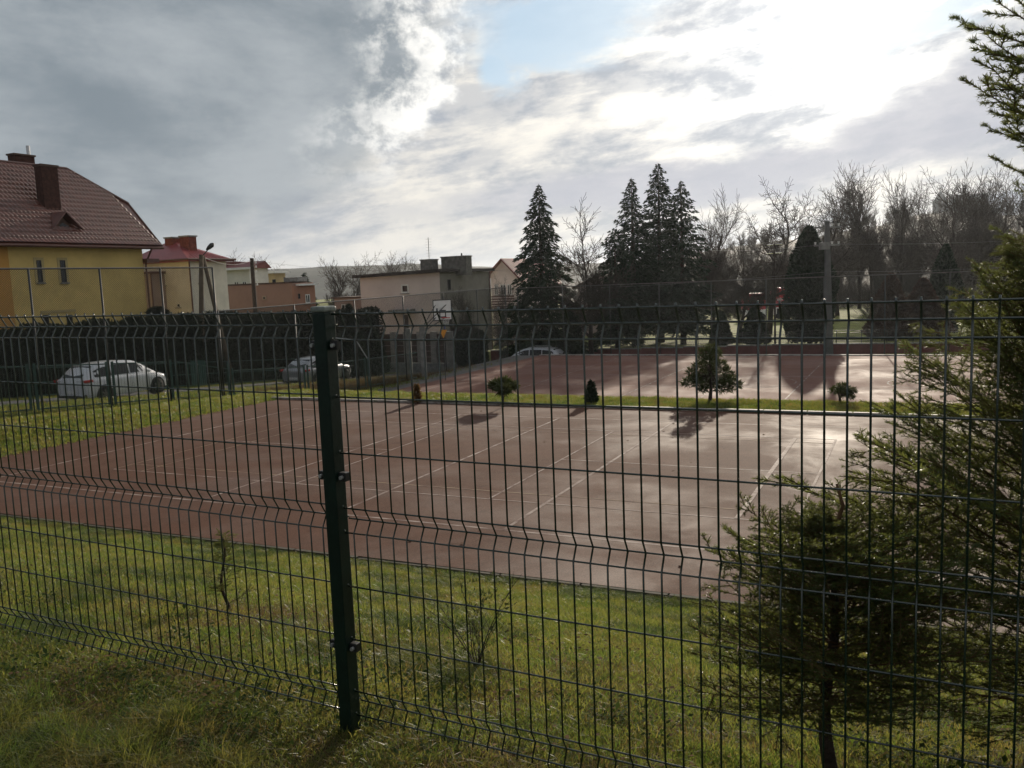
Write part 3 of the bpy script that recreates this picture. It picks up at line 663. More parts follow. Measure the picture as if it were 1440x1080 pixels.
    b = off(); b.poly([W(a[0]+.04, va-.05, a[2]+.02), W(a[0]+.04, vb+.05, a[2]+.02), W(a[0]+.55, vb+.05, a[2]-.40), W(a[0]+.55, va-.05, a[2]-.40)]); b.build('flashing', m_gut, roof)
    a2u = ur-.9; _, va, zt = hitu(20, 215, a2u); _, vb, _ = hitu(48, 217, a2u)
    b = off(); b.uvbox(a2u-.6, a2u, va, vb, zr-1.2, zt-.1); b.build('chimney', m_brick, roof)
    b = off(); b.uvbox(a2u-.66, a2u+.06, va-.06, vb+.06, zt-.095, zt); b.build('chimney_cap', m_sof, roof)
    _, vf, zf = hitu(39, 205, a2u-.3); b = off(); b.tube([W(a2u-.3, vf, zt), W(a2u-.3, vf, zf)], .11, 10); b.build('flue', mat('steel_flue', (.5, .5, .5), .25, .1, 5, metal=.9), roof)
    # triangular dormer
    s = on_slope(95, 325); ud = s[0]+.02; _, vl, zl_ = hitu(73, 323, ud); _, vr2, _ = hitu(117, 323, ud); _, vt, zt = hitu(91, 299, ud); zl_ = s[2]
    ub2 = ue+(zt-ze)/pit*-1
    b = off(); b.prism([W(ud-.25, vl+.3, zl_+.05), W(ud-.25, vr2-.3, zl_+.05), W(ud-.25, vt, zt-.22)], E1*.02); b.build('dormer_face', m_sof, roof)
    vc = (vl+vr2)/2; b = off(); b.prism([W(ud-.22, vc-.55, zl_+.10), W(ud-.22, vc+.50, zl_+.10), W(ud-.22, vt-.02, zt-.50)], E1*.03); b.build('dormer_window', MT['glass'], roof)
    bk = -(zt-zl_)/pit
    b = off()
    b.prism([W(ud+.12, vl, zl_+.02), W(ud+.12, vt, zt), W(ud+bk, vt, zt)], (0, 0, .07)); b.prism([W(ud+.12, vr2, zl_+.02), W(ud+.12, vt, zt), W(ud+bk, vt, zt)], (0, 0, .07)); b.build('dormer_roof', m_tile, roof)
    for pl, pr in ((50.5, 60.5), (83.5, 94)):
        _, a_, zt_ = hitu(pl, 366, uh); _, b2, zb_ = hitu(pr, 397, uh); window_u(e, uh, a_, b2, zb_, zt_, 1, .045, 'black').location = -e_inv
        f = off(); q = .09; f.uvbox(uh-.01, uh+.018, a_-q-.06, a_-.002, zb_-.1, zt_+.14); f.uvbox(uh-.01, uh+.018, b2+.002, b2+q+.06, zb_-.1, zt_+.14); f.uvbox(uh-.01, uh+.018, a_, b2, zt_+.003, zt_+.14); f.build('window_surround', bpy.data.materials.get('pale_surround') or mat('pale_surround', (.42, .34, .17), .9, .1, 3), e)
    for pl, pr in ((60, 69.5), (93, 103)):
        _, a_, zt_ = hitu(pl, 443, uh); _, b2, zb_ = hitu(pr, 462, uh); window_u(e, uh, a_, b2, zb_-.3, zt_, 1, .05, 'black').location = -e_inv
    _, a_, zt_ = hitu(57, 440.5, uh); _, b2, _ = hitu(106, 440, uh); b = off(); b.uvbox(uh-.01, uh+.05, a_, b2, zt_-.02, zt_+.12); b.build('lintel', bpy.data.materials['pale_surround'], e)
yellow_house()
class House:
    """thing whose parts are given in street coordinates"""
    def __init__(s, name, loc, label, cat, group=None):
        s.e = empty(name, loc, label, cat, group); s.l = Vector(loc); s.keep = set()
    def mb(s): return MB(off=s.l)
    def part(s, mb, name, m, parent=None, **k): return mb.build(name, m, parent or s.e, **k)
    def winu(s, *a, **k): o = window_u(s.e, *a, **k); o.location = -s.l; return o
    def winv(s, *a, **k): o = window_v(s.e, *a, **k); o.location = -s.l; return o
# --- pale house with the smooth red hipped roof
def pale_house():
    Y = 60.; c = at(268, 400, Y); uc, vc = UV(c)
    _, _, ze = hitv(268, 365, vc); ul, _, _ = hitv(186, 380, vc); _, vr, _ = hitu(318, 380, uc); zg = -6.6
    h = House('pale_house', W(uc-5, vc+4, zg), 'pale rendered house, its shaded wall painted grey and lit wall cream, with a smooth red hipped roof and two brick chimneys', 'house')
    mg = mat('grey_render', (.54, .52, .50), .9, .1, .8); mc = mat('lit_cream_render', (.74, .70, .58), .9, .1, .8)  # light is in the wall colours: shaded front greyer, lit side brighter cream
    b = h.mb(); b.uvbox(ul, uc, vc, vr, zg, ze); h.part(b, 'wall', mg)
    b = h.mb(); b.uvbox(uc-.1, uc+.03, vc+.03, vr, zg, ze-.01); h.part(b, 'side_wall', mc)
    o = .45; A, B, C, D = W(ul-o, vc-o, ze), W(uc+o, vc-o, ze), W(uc+o, vr+o, ze), W(ul-o, vr+o, ze)
    rc = (vc+vr)/2; zr = hitv(242, 341, rc)[2]; ua_ = hitv(247, 341, rc)[0]; r1, r2 = W(ua_, rc, zr), W(ua_-1.0, rc, zr)
    b = h.mb(); i = b.pts([A, B, C, D, r1, r2, A-Vector((0, 0, .12)), B-Vector((0, 0, .12)), C-Vector((0, 0, .12)), D-Vector((0, 0, .12))])
    for f in ((0, 1, 4, 5), (1, 2, 4), (2, 3, 5, 4), (3, 0, 5), (6, 7, 1, 0), (7, 8, 2, 1), (8, 9, 3, 2), (9, 6, 0, 3), (9, 8, 7, 6)): b.f.append(tuple(i+k for k in f))
    rf = h.part(b, 'roof', mat('red_sheet_roof', (.20, .038, .042), .42, .12, 2)); 
    b = h.mb(); 
    for k in range(1, 12):
        f = k/12; b.tube([W(uc+o, vc-o+(vr-vc+2*o)*f, ze+.02), (W(uc+o, vc-o+(vr-vc+2*o)*f, ze)).lerp(r1, 1-abs(2*f-1)*1.0)+Vector((0, 0, .03))], .018, 4)
    h.part(b, 'seam', mat('red_seam', (.25, .045, .045), .4, .1, 2), rf)
    for px0, px1, pt, du in ((236, 248, 334, -4.2), (257, 271, 332, -2.0)):
        ua = uc+du; va = rc; u0, _, zt = hitv(px0, pt, va); u1, _, _ = hitv(px1, pt, va)
        b = h.mb(); b.uvbox(u0+.04, u1-.04, va-.35, va+.35, zr-1.6, zt-.1); h.part(b, 'chimney', mat('red_chimney_brick', (.16, .05, .035), .85, .3, 6), rf)
        b = h.mb(); b.uvbox(u0-.02, u1+.02, va-.42, va+.42, zt-.098, zt); h.part(b, 'chimney_cap', MT['conc'], rf)
    b = h.mb(); b.tube([W(uc+.09, vc-.06, ze), W(uc+.09, vc-.06, zg)], .055, 6); h.part(b, 'downpipe', m_gut)
    b = h.mb(); b.tube([W(ul-.5, vc-.5, ze+.02), W(uc+.5, vc-.5, ze+.02), W(uc+.5, vr+.5, ze+.02)], .07, 6); h.part(b, 'gutter', m_gut)
    u0, _, z1 = hitv(223, 385, vc); u1, _, z0 = hitv(234, 401, vc); h.winv(vc, u0, u1, z0, z1, 2)
    u0, _, z1 = hitv(249, 427, vc); u1, _, z0 = hitv(254, 432, vc); h.winv(vc, u0, u1, z0, z1, 1, .04)
    _, v0, z1 = hitu(281, 419, uc+.03); _, v1_, z0 = hitu(288, 437, uc+.03); h.winu(uc+.03, v0, v1_, z0, z1, 2)
    _, v0, z1 = hitu(278, 384, uc+.03); _, v1_, z0 = hitu(284, 398, uc+.03); h.winu(uc+.03, v0, v1_, z0, z1, 2)
    # lean-to annex on its left with a pipe
    u0, _, zt = hitv(196, 386, vc-1.2); u1, _, _ = hitv(212, 386, vc-1.2)
    b = h.mb(); b.uvbox(u0-2, u1, vc-1.2, vc-.01, zg, zt); h.part(b, 'annex', mat('pink_grey_render', (.30, .235, .21), .9, .1, .8))
    b = h.mb(); b.uvbox(u0-2, u1+.15, vc-1.4, vc-.02, zt+.002, zt+.16); h.part(b, 'annex_roof', m_gut)
    b = h.mb(); b.tube([W(u1+.08, vc-1.28, zt), W(u1+.08, vc-1.28, zg)], .05, 6); h.part(b, 'downpipe', m_gut)
pale_house()
# --- white, ochre and brown houses farther down the street
def small_houses():
    vc = UV(at(340, 400, 95))[1]
    u0, _, zt = hitv(317, 376, vc); u1, _, _ = hitv(356, 376, vc)
    h = House('white_house', W((u0+u1)/2, vc+3, -7.2), 'small white house with a low red roof behind the long brown building', 'house')
    zt = hitv(336, 378, vc)[2]; mw = mat('white_render', (.66, .64, .58), .85, .08, .8)
    b = h.mb(); b.uvbox(u0, u1-.6, vc, vc+3, -7.2, zt); h.part(b, 'wall', mw)
    b = h.mb(); b.prism([W(u0-.4, vc-.5, zt), W(u0-.4, vc+3.2, zt), W(u0-.4, vc+2.2, zt+.8)], E1*(u1-u0+.2)); rf = h.part(b, 'roof', mat('dull_red_roof', (.17, .045, .04), .6, .2, 2))
    b = h.mb(); b.uvbox(u0-.4, u1+.2, vc-.62, vc-.5, zt-.12, zt+.12); h.part(b, 'white_fascia', MT['white'], rf)
    ud, _, zd = hitv(333, 368, vc+2); b = h.mb(); b.uvbox(ud-1.2, ud+.5, vc+1.0, vc+2.2, zt+.3, zd); h.part(b, 'dormer', mat('dormer_red', (.14, .04, .035), .7, .2, 3), rf)
    for a, c_ in ((330.5, 332), (333.6, 335)):
        x0, _, z1 = hitv(a, 397, vc); x1, _, z0 = hitv(c_, 401.5, vc); h.winv(vc, x0, x1, z0, z1, 1, .04, 'black', False)
    x0, _, z1 = hitv(341, 396, vc); x1, _, z0 = hitv(347, 401.5, vc); h.winv(vc, x0, x1, z0, z1, 2, .06)
    vc = UV(at(370, 395, 105))[1]; u0, _, zt = hitv(352, 386, vc); u1, _, _ = hitv(390, 386, vc)
    h = House('ochre_house', W((u0+u1)/2, vc+3, -7.4), 'ochre flat roofed house with a white roof edge behind the dark wooden pole', 'house')
    b = h.mb(); b.uvbox(u0, u1-.5, vc, vc+2, -7.4, zt); h.part(b, 'wall', mat('ochre_render', (.42, .33, .18), .9, .1, .8))
    b = h.mb(); b.uvbox(u0+1.3, u1, vc-.4, vc+2.2, zt+.003, zt+.28); h.part(b, 'roof', MT['white'])
    x0, _, z1 = hitv(383, 393, vc); x1, _, z0 = hitv(388, 399, vc); h.winv(vc, x0, x1, z0, z1, 2, .06, 'black')
    for p_ in (363, 372): x0, _, z1 = hitv(p_, 381, vc+2); b = h.mb(); b.uvbox(x0-.2, x0+.2, vc+1.8, vc+2.2, zt, z1); h.part(b, 'chimney', MT['conc'])
    # long brown building
    vc = UV(at(360, 400, 72))[1]; u0 = hitv(300, 402, vc)[0]; u1, _, zt = hitv(410, 400, vc); zg = -7.
    h = House('brown_building', W((u0+u1)/2, vc+2, zg), 'long low brown rendered building with a flat roof and one small square vent', 'house')
    mb_ = mat('brown_render', (.33, .20, .15), .9, .16, .5, col2=(.27, .165, .125)); zt = hitv(360, 400, vc)[2]
    _, v1_, _ = hitu(441, 405, u1); b = h.mb(); b.uvbox(u0, u1, vc, v1_, zg, zt-.02); h.part(b, 'wall', mb_)
    b = h.mb(); b.uvbox(u0-.05, u1-.6, vc-.08, v1_, zt+.002, zt+.1); h.part(b, 'roof', m_sof)
    x0, _, z1 = hitv(369, 416, vc); x1, _, z0 = hitv(375, 422, vc); b = h.mb(); b.uvbox(x0, x1, vc-.05, vc+.02, z0, z1); v_ = h.part(b, 'vent', mat('vent_plate', (.34, .25, .18), .8, .1, 3))
    b = h.mb(); b.tube([W((x0+x1)/2, vc-.065, (z0+z1)/2), W((x0+x1)/2, vc-.04, (z0+z1)/2)], .09, 10); h.part(b, 'vent_hole', MT['black'], v_)
    b = h.mb(); b.uvbox(u1+.003, u1+.12, vc+.01, v1_, zg, zt-.25); h.part(b, 'side_wall', mat('salmon_render', (.33, .17, .115), .9, .1, .6))
    b = h.mb(); b.uvbox(u1+.01, u1+.4, vc+.5, v1_+.1, zt-.245, zt-.10); h.part(b, 'roof_edge', MT['white'])
    b = h.mb(); b.uvbox(u1-1.6, u1-.2, vc+1.0, v1_-.5, zt+.105, zt+.45); h.part(b, 'roof_box', MT['conc'])
    _, a, z1 = hitu(429, 414, u1+.12); _, b2, z0 = hitu(436, 426, u1+.12); h.winu(u1+.12, a, b2, z0, z1, 2, .08)
    _, a, z1 = hitu(419, 413, u1+.12); _, b2, z0 = hitu(422, 420, u1+.12); h.winu(u1+.12, a, b2, z0, z1, 1, .03, 'black', False)
    for p_, q_ in ((400, 390), (421, 392)): x, _, z1 = hitv(p_, q_, vc+3); b = h.mb(); b.tube([W(x, vc+3, zt-.1), W(x, vc+3, z1)], .09, 6); h.part(b, 'flue', MT['black'])
small_houses()
# --- flat roofed grey-pink building
def flat_building():
    Y = 76.; c = at(620, 430, Y); uc, vc = UV(c); zg = -6.9
    u0, _, z0 = hitv(506, 391, vc); zc = hitv(620, 383, vc)[2]; _, v1, z1 = hitu(688, 384, uc)
    h = House('flat_roofed_building', W(uc-4, vc+4, zg), 'two storey grey pink building with a flat roof, dark fascia and two concrete chimneys', 'building')
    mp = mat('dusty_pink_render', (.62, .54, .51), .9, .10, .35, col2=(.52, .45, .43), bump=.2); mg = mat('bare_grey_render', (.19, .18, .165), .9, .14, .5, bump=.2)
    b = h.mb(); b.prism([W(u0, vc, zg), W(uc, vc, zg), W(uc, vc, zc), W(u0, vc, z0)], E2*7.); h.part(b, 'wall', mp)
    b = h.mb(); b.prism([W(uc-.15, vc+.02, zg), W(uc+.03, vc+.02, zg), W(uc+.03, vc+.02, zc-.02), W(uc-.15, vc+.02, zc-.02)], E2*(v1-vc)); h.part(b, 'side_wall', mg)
    b = h.mb(); b.prism([W(u0-.5, vc-.5, z0+.005), W(uc+.4, vc-.5, zc+.03), W(uc+.4, vc-.5, zc+.3), W(u0-.5, vc-.5, z0+.27)], E2*(v1-vc+.9)); rf = h.part(b, 'roof', mat('tar_roof_edge', (.035, .028, .026), .8, .2, 2))
    for pl, pr, pt, dv in ((591, 607, 365, 2.), (620, 655, 361, 3.)):
        x0, _, zt = hitv(pl, pt, vc+dv); x1, _, _ = hitv(pr, pt, vc+dv)
        b = h.mb(); b.uvbox(x0, x1, vc+dv, vc+dv+1.1, zc-.3, zt-.1); ch = h.part(b, 'chimney', mat('rough_concrete', (.13, .125, .115), .9, .3, 3), rf)
        b = h.mb(); b.uvbox(x0-.06, x1+.06, vc+dv-.06, vc+dv+1.16, zt-.098, zt); h.part(b, 'chimney_cap', mat('cap_concrete', (.16, .155, .145), .9, .3, 3), rf)
    x, _, zt = hitv(649, 356, vc+3.3); b = h.mb(); b.tube([W(x, vc+3.3, zc), W(x, vc+3.3, zt)], .07, 6); h.part(b, 'flue', MT['black'], rf)
    x, _, zt = hitv(602, 334, vc+2.5); b = h.mb(); b.tube([W(x, vc+2.5, zc), W(x, vc+2.5, zt)], .03, 5)
    for q in range(7): b.tube([W(x-.35+.02*q, vc+2.5, zt-.15-.25*q), W(x+.35-.02*q, vc+2.5, zt-.15-.25*q)], .012, 4)
    h.part(b, 'antenna', MT['galv'], rf)
    a, _, zt = hitv(564, 400, vc); c_, _, zb = hitv(575, 412, vc); h.winv(vc, a, c_, zb, zt, 1, .13)
    a, _, zt = hitv(567, 443, vc); c_, _, zb = hitv(575, 464, vc); b = h.mb(); b.uvbox(a, c_, vc-.03, vc+.02, zb-.8, zt); d_ = h.part(b, 'door', mat('dark_door', (.04, .03, .025), .6, .2, 3))
    b = h.mb(); b.tube([W(c_-.15, vc-.08, zb+.1), W(c_-.15, vc-.03, zb+.1)], .04, 6); h.part(b, 'handle', MT['galv'], d_)
    a, _, zt = hitv(555, 435, vc); c_, _, _ = hitv(584, 435, vc); b = h.mb(); b.uvbox(a, c_, vc-1.1, vc-.01, zt-.25, zt); h.part(b, 'canopy', MT['conc'])
    _, a, zt = hitu(629, 393, uc+.03); _, c_, zb = hitu(634, 408, uc+.03); h.winu(uc+.03, a, c_, zb, zt, 1, .06, 'black', False)
    b = h.mb(); b.tube([W(uc+.12, v1-.2, zc), W(uc+.12, v1-.2, zg)], .06, 6); h.part(b, 'downpipe', m_gut)
flat_building()
# --- garage part with pink wall left of it
def pink_shed():
    vc = UV(at(490, 430, 84))[1]; u0, _, zt = hitv(470, 420, vc); u1, _, _ = hitv(508, 420, vc)
    h = House('pink_outbuilding', W((u0+u1)/2, vc+2, -7.), 'low dusty pink outbuilding just left of the flat roofed building', 'building')
    b = h.mb(); b.uvbox(u0, u1, vc, vc+4, -7., zt); h.part(b, 'wall', mat('faded_pink_render', (.36, .25, .22), .9, .1, .6))
    b = h.mb(); b.uvbox(u0-.2, u1+.2, vc-.25, vc+4.2, zt+.002, zt+.14); h.part(b, 'roof', m_sof)
    a, _, z1 = hitv(480, 428, vc); c_, _, z0 = hitv(486, 436, vc); h.winv(vc, a, c_, z0, z1, 1, .08)
pink_shed()
# --- pink gabled house
def gable_house():
    Y = 92.; vc = UV(at(710, 420, Y))[1]; zg = -6.8
    ul, _, zl = hitv(690, 386, vc); ua, _, za = hitv(707, 366, vc); ur = 2*ua-ul+1.2; zr_ = hitv(733, 396, vc)[2]
    ur = hitv(736, 398, vc)[0]
    h = House('gabled_house', W(ua, vc+5, zg), 'pink gabled house with a ribbed red roof and a balcony beside the tall dark spruce', 'house')
    mp = mat('pale_pink_render', (.68, .59, .55), .9, .1, .6)
    b = h.mb(); b.prism([W(ul, vc, zg), W(ur, vc, zg), W(ur, vc, zr_), W(ua, vc, za), W(ul, vc, zl)], E2*9); h.part(b, 'wall', mp)
    mr = mat('ribbed_red_roof', (.30, .15, .13), .5, .15, 2)
    b = h.mb(); o = .5
    sl = (za-zl)/(ua-ul); sr = (za-zr_)/(ur-ua)
    b.prism([W(ul-.4, vc-o, zl-.4*sl+.03), W(ua, vc-o, za+.03), W(ua, vc-o, za+.2), W(ul-.4, vc-o, zl-.4*sl+.2)], E2*10); b.prism([W(ua, vc-o, za+.03), W(ur+.5, vc-o, zr_-.5*sr+.03), W(ur+.5, vc-o, zr_-.5*sr+.2), W(ua, vc-o, za+.2)], E2*10)
    rf = h.part(b, 'roof', mr)
    for k in range(20):
        vv = vc-o+.25+k*.5; b = h.mb(); b.tube([W(ua, vv, za+.22), W(ur+.5, vv, zr_-.5*sr+.22)], .03, 4, False); h.part(b, 'roof_rib', mr, rf)
    b = h.mb(); b.tube([W(ul-.4, vc-o-.03, zl-.4*sl+.1), W(ua, vc-o-.03, za+.1), W(ur+.5, vc-o-.03, zr_-.5*sr+.1)], .09, 5); h.part(b, 'bargeboard', mat('red_bargeboard', (.17, .05, .04), .6, .2, 2), rf)
    for a_, c_ in ((695, 701), (703.5, 712), (713, 720)):
        x0, _, z1 = hitv(a_, 400, vc); x1, _, z0 = hitv(c_, 415, vc); h.winv(vc, x0, x1, z0, z1, 2, .09)
    for a_, c_ in ((704, 710), (716, 722)):
        x0, _, z1 = hitv(a_, 438, vc); x1, _, z0 = hitv(c_, 450, vc); h.winv(vc, x0, x1, z0, z1, 1, .08)
    x0, _, zt = hitv(690, 416, vc-1.); x1, _, zb = hitv(724, 433, vc-1.)
    b = h.mb(); b.uvbox(x0, x1, vc-1.1, vc-.01, zb-.15, zb); bl = h.part(b, 'balcony', MT['conc'])
    for k in range(5):
        z_ = zb+.1+(zt-zb)*k/5; b = h.mb(); b.uvbox(x0, x1, vc-1.1, vc-1.05, z_, z_+.13); h.part(b, 'balcony_board', mat('brown_boards', (.11, .045, .035), .7, .2, 3) if k == 0 else bpy.data.materials['brown_boards'], bl)
gable_house()
def grey_house():
    vc = UV(at(838, 440, 80))[1]; u0, _, z0 = hitv(812, 400, vc); u1, _, _ = hitv(868, 400, vc); um, _, zt = hitv(846, 388, vc)
    h = House('pinkish_grey_house', W((u0+u1)/2, vc+3, -6.2), 'pinkish grey house half hidden between the tall dark spruce and the three conifers', 'house')
    z0 = hitv(838, 404, vc)[2]
    b = h.mb(); b.prism([W(u0, vc, -6.2), W(u1, vc, -6.2), W(u1, vc, z0), W(um, vc, zt), W(u0, vc, z0)], E2*7); h.part(b, 'wall', mat('greyish_pink_render', (.36, .29, .27), .9, .1, .6))
    b = h.mb(); b.prism([W(u0-.4, vc-.4, z0-.1), W(um, vc-.4, zt+.03), W(um, vc-.4, zt+.18), W(u0-.4, vc-.4, z0+.08)], E2*8); b.prism([W(um, vc-.4, zt+.03), W(u1+.4, vc-.4, z0-.1), W(u1+.4, vc-.4, z0+.08), W(um, vc-.4, zt+.18)], E2*8); h.part(b, 'roof', m_sof)
    x0, _, z1 = hitv(826, 420, vc); x1, _, z0 = hitv(833, 434, vc); h.winv(vc, x0, x1, z0, z1, 2, .08)
grey_house()
def hill_church():
    r = 470; p = at(1322, 300, 440); 
    h = House('hilltop_church', p-Vector((0, 0, 8)), 'hazy hilltop church with a small spire, seen through the right tree row', 'church')
    m_ = mat('far_church_wall', (.16, .17, .17), .9, .1, .1); Z = p.z-CZ-8
    u, v = UV(p); t1 = at(1320, 268, 440).z-CZ; t2 = at(1320, 286, 440).z-CZ
    b = h.mb(); b.uvbox(u-3.5, u+3.5, v-3.5, v+3.5, Z-6, t2); h.part(b, 'tower', m_)
    b = h.mb(); i = b.pts([W(u-3.8, v-3.8, t2), W(u+3.8, v-3.8, t2), W(u+3.8, v+3.8, t2), W(u-3.8, v+3.8, t2), W(u, v, t1)]); b.f += [(i, i+1, i+4), (i+1, i+2, i+4), (i+2, i+3, i+4), (i+3, i, i+4), (i+3, i+2, i+1, i)]; h.part(b, 'spire', m_)
    z3 = at(1350, 289, 440).z-CZ
    b = h.mb(); b.prism([W(u+3.8, v-6, Z-6), W(u+3.8, v+6, Z-6), W(u+3.8, v+6, z3), W(u+3.8, v, z3+5), W(u+3.8, v-6, z3)], E1*17); h.part(b, 'nave', m_)
hill_church()
# ------------------------------------------------------------------ hedge along the road
def hedge(label, u0, u1, v0, v1, zt_fn, n, seed, size=.16):
    rs = np.random.RandomState(seed); 
    p0 = W((u0+u1)/2, (v0+v1)/2, Tuv((u0+u1)/2, (v0+v1)/2)); e = empty('hedge', p0, label, 'hedge')
    b = MB(off=p0); k = max(2, int((v1-v0)/2))
    for i in range(k):
        a, c_ = v0+(v1-v0)*i/k, v0+(v1-v0)*(i+1)/k; zb = min(Tuv(u1, a), Tuv(u1, c_)); b.uvbox(u0+.18, u1-.18, a, c_+.001, zb-.3, zt_fn((a+c_)/2)-.14)
    b.build('hedge_core', MT['hedge'], e)
    f = rs.rand(n); v = v0+(v1-v0)*rs.rand(n); side = rs.rand(n)
    zt = np.array([zt_fn(x) for x in v]); zb = T(E1.x*u1+E2.x*v, E1.y*u1+E2.y*v)
    wob = .14*np.sin(v*2.1)+.12*np.sin(v*5.3+1)+.10*np.sin(v*11.7+2)
    u = np.where(side < .55, u1-.15*rs.rand(n)+wob, u0+(u1-u0)*rs.rand(n)); z = np.where(side < .55, zb+(zt-zb)*rs.rand(n), zt-.1*rs.rand(n)+wob*.8)
    P = np.stack([E1.x*u+E2.x*v, E1.y*u+E2.y*v, z+CZ], -1)-np.array(p0)
    out = np.where((side < .55)[:, None], np.array([E1.x, E1.y, .4]), np.array([0, 0, 1.]))+rs.randn(n, 3)*.5; out /= np.linalg.norm(out, axis=1)[:, None]
    w = np.cross(out, rs.randn(n, 3)); w /= np.linalg.norm(w, axis=1)[:, None]; sz = (size*(.4+rs.rand(n)))[:, None]
    V = np.stack([P-w*sz*.5, P+w*sz*.5, P+out*sz*1.1], 1).reshape(-1, 3)
    link('hedge_leaves', np_mesh('hedge_leaves', V, np.arange(3*n).reshape(-1, 3), MT['hedge']), e)['kind'] = 'stuff'
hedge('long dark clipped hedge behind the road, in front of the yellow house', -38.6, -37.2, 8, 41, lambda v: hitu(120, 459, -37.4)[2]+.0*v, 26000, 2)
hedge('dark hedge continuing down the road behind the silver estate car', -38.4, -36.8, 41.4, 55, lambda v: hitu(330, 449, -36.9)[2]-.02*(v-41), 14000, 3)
# ------------------------------------------------------------------ street furniture
def pole_lamp():
    Y = 50; g = at(285, 560, Y); x = g.x; zg = Tz(g.x, Y); top = at(283, 358, Y)
    e = empty('lamp_pole', (x, Y, zg), 'leaning A-shaped double wooden pole carrying a street lamp in front of the pale house', 'utility pole')
    mw = mat('creosoted_timber', (.10, .075, .05), .85, .3, 4, bump=.4)
    t = top-Vector((x, Y, zg)); b = MB(); b.tube([(0, 0, 0), (t.x, 0, t.z)], [.16, .13], 8); b.build('pole', mw, e, True)
    q = at(304, 445, Y)-Vector((x, Y, zg)); b = MB(); k = (t.z)/(t.z-q.z); b.tube([(t.x+(q.x-t.x)*k, .1, 0), (t.x+.06, .1, t.z-.1)], [.15, .11], 8); b.build('brace_pole', mw, e, True)
    l = at(293, 349, Y)-Vector((x, Y, zg)); b = MB(); b.tube([(t.x, 0, t.z-.15), (l.x, 0, l.z-.05)], .03, 6); b.build('lamp_arm', MT['darkpost'], e)
    d = Vector((l.x-t.x, 0, l.z-t.z)).normalized(); b = MB(); b.tube([Vector(l)-d*.15, Vector(l)+d*.05, Vector(l)+d*.28, Vector(l)+d*.42], [.05, .12, .14, .04], 8); b.build('lamp_head', MT['darkpost'], e, True)
pole_lamp()
def dark_pole():
    Y = 66; p = at(361, 470, Y); zg = Tz(p.x, Y); top = at(354, 363, Y)-Vector((p.x, Y, zg))
    e = empty('service_pole', (p.x, Y, zg), 'dark timber pole with white insulators before the long brown building', 'utility pole')
    b = MB(); b.tube([(0, 0, 0), (top.x, 0, top.z)], [.19, .15], 8); b.build('pole', MT['trunk'], e, True)
    for k in range(6):
        z = top.z-.35-.33*k; b = MB(); s = 1 if k % 2 else -1
        b.tube([(top.x, 0, z), (top.x+.28, .0, z)], .02, 4); b.tube([(top.x+.28, 0, z-.05), (top.x+.28, 0, z+.12)], [.07, .045], 7); b.build('insulator', MT['white'], e)
dark_pole()
def conc_pole():
    Y = 51.3; p = at(1166, 500, Y); zg = Tz(p.x, Y); top = at(1163, 311, Y)-Vector((p.x, Y, zg))
    e = empty('concrete_pole', (p.x, Y, zg), 'tall square concrete power pole standing right of the thuja column', 'utility pole')
    mc_ = mat('pole_concrete', (.13, .13, .13), .85, .15, 2)
    b = MB(); b.prism([(-.21, -.19, 0), (.21, -.19, 0), (.21, .19, 0), (-.21, .19, 0)], (0, 0, .4)); i = b.pts([(-.20, -.18, 0), (.20, -.18, 0), (.20, .18, 0), (-.20, .18, 0), (top.x-.12, -.1, top.z), (top.x+.12, -.1, top.z), (top.x+.12, .1, top.z), (top.x-.12, .1, top.z)])
    b.f += [tuple(i+k for k in f) for f in ((0, 1, 5, 4), (1, 2, 6, 5), (2, 3, 7, 6), (3, 0, 4, 7), (4, 5, 6, 7))]; b.build('pole', mc_, e)
    z = at(1163, 346, Y).z-zg; b = MB(); b.xbox(top.x-.42, top.x+.12, -.16, .16, z-.2, z+.22); b.build('junction_box', MT['conc'], e)
    for k, zz in enumerate((top.z-.35, z+.05)):
        b = MB(); b.xbox(top.x-.75, top.x+.75, -.05, .05, zz-.05, zz+.05); c = b.build('crossarm', MT['conc'], e)
        for s in (-.68, -.3, .3, .68): bb = MB(); bb.tube([(top.x+s, 0, zz+.05), (top.x+s, 0, zz+.2)], [.04, .06], 6); bb.build('insulator', MT['white'], c)
conc_pole()
def wires():
    mw = mat('aluminium_cable', (.20, .20, .20), .4, .1, 10, metal=.5)
    def cable(P0, P1, sag, label, r=.009):
        P = []; n = 18
        for i in range(n+1):
            t = i/n; p = P0.lerp(P1, t); p.z -= sag*4*t*(1-t); P.append(p)
        b = MB(off=P0); b.tube(P, r, 4); o = b.build('power_cable', mw, loc=P0); tag(o, label, 'cable')
    cable(at(640, 409, 70), at(1166, 382, 51.2), .3, 'power cable from the left up to the concrete pole, lowest one')
    cable(at(1166, 382, 51.2), at(1700, 352, 44), .3, 'power cable running right from the concrete pole, lowest one')
    cable(at(1000, 352, 60), at(1163, 343, 51.1), .15, 'upper power cable reaching the concrete pole from the left')
    cable(at(1163, 343, 51.1), at(1700, 318, 46), .3, 'upper power cable leaving the concrete pole to the right')
    cable(at(283, 360, 50), at(354, 366, 66), .4, 'thin cable between the lamp pole and the dark timber pole')
    cable(at(354, 366, 66), at(760, 372, 95), 1.0, 'thin cable from the dark timber pole towards the hills')
    cable(at(640, 378, 75), at(1000, 366, 72), .5, 'thin cable crossing before the tall dark spruce')
wires()
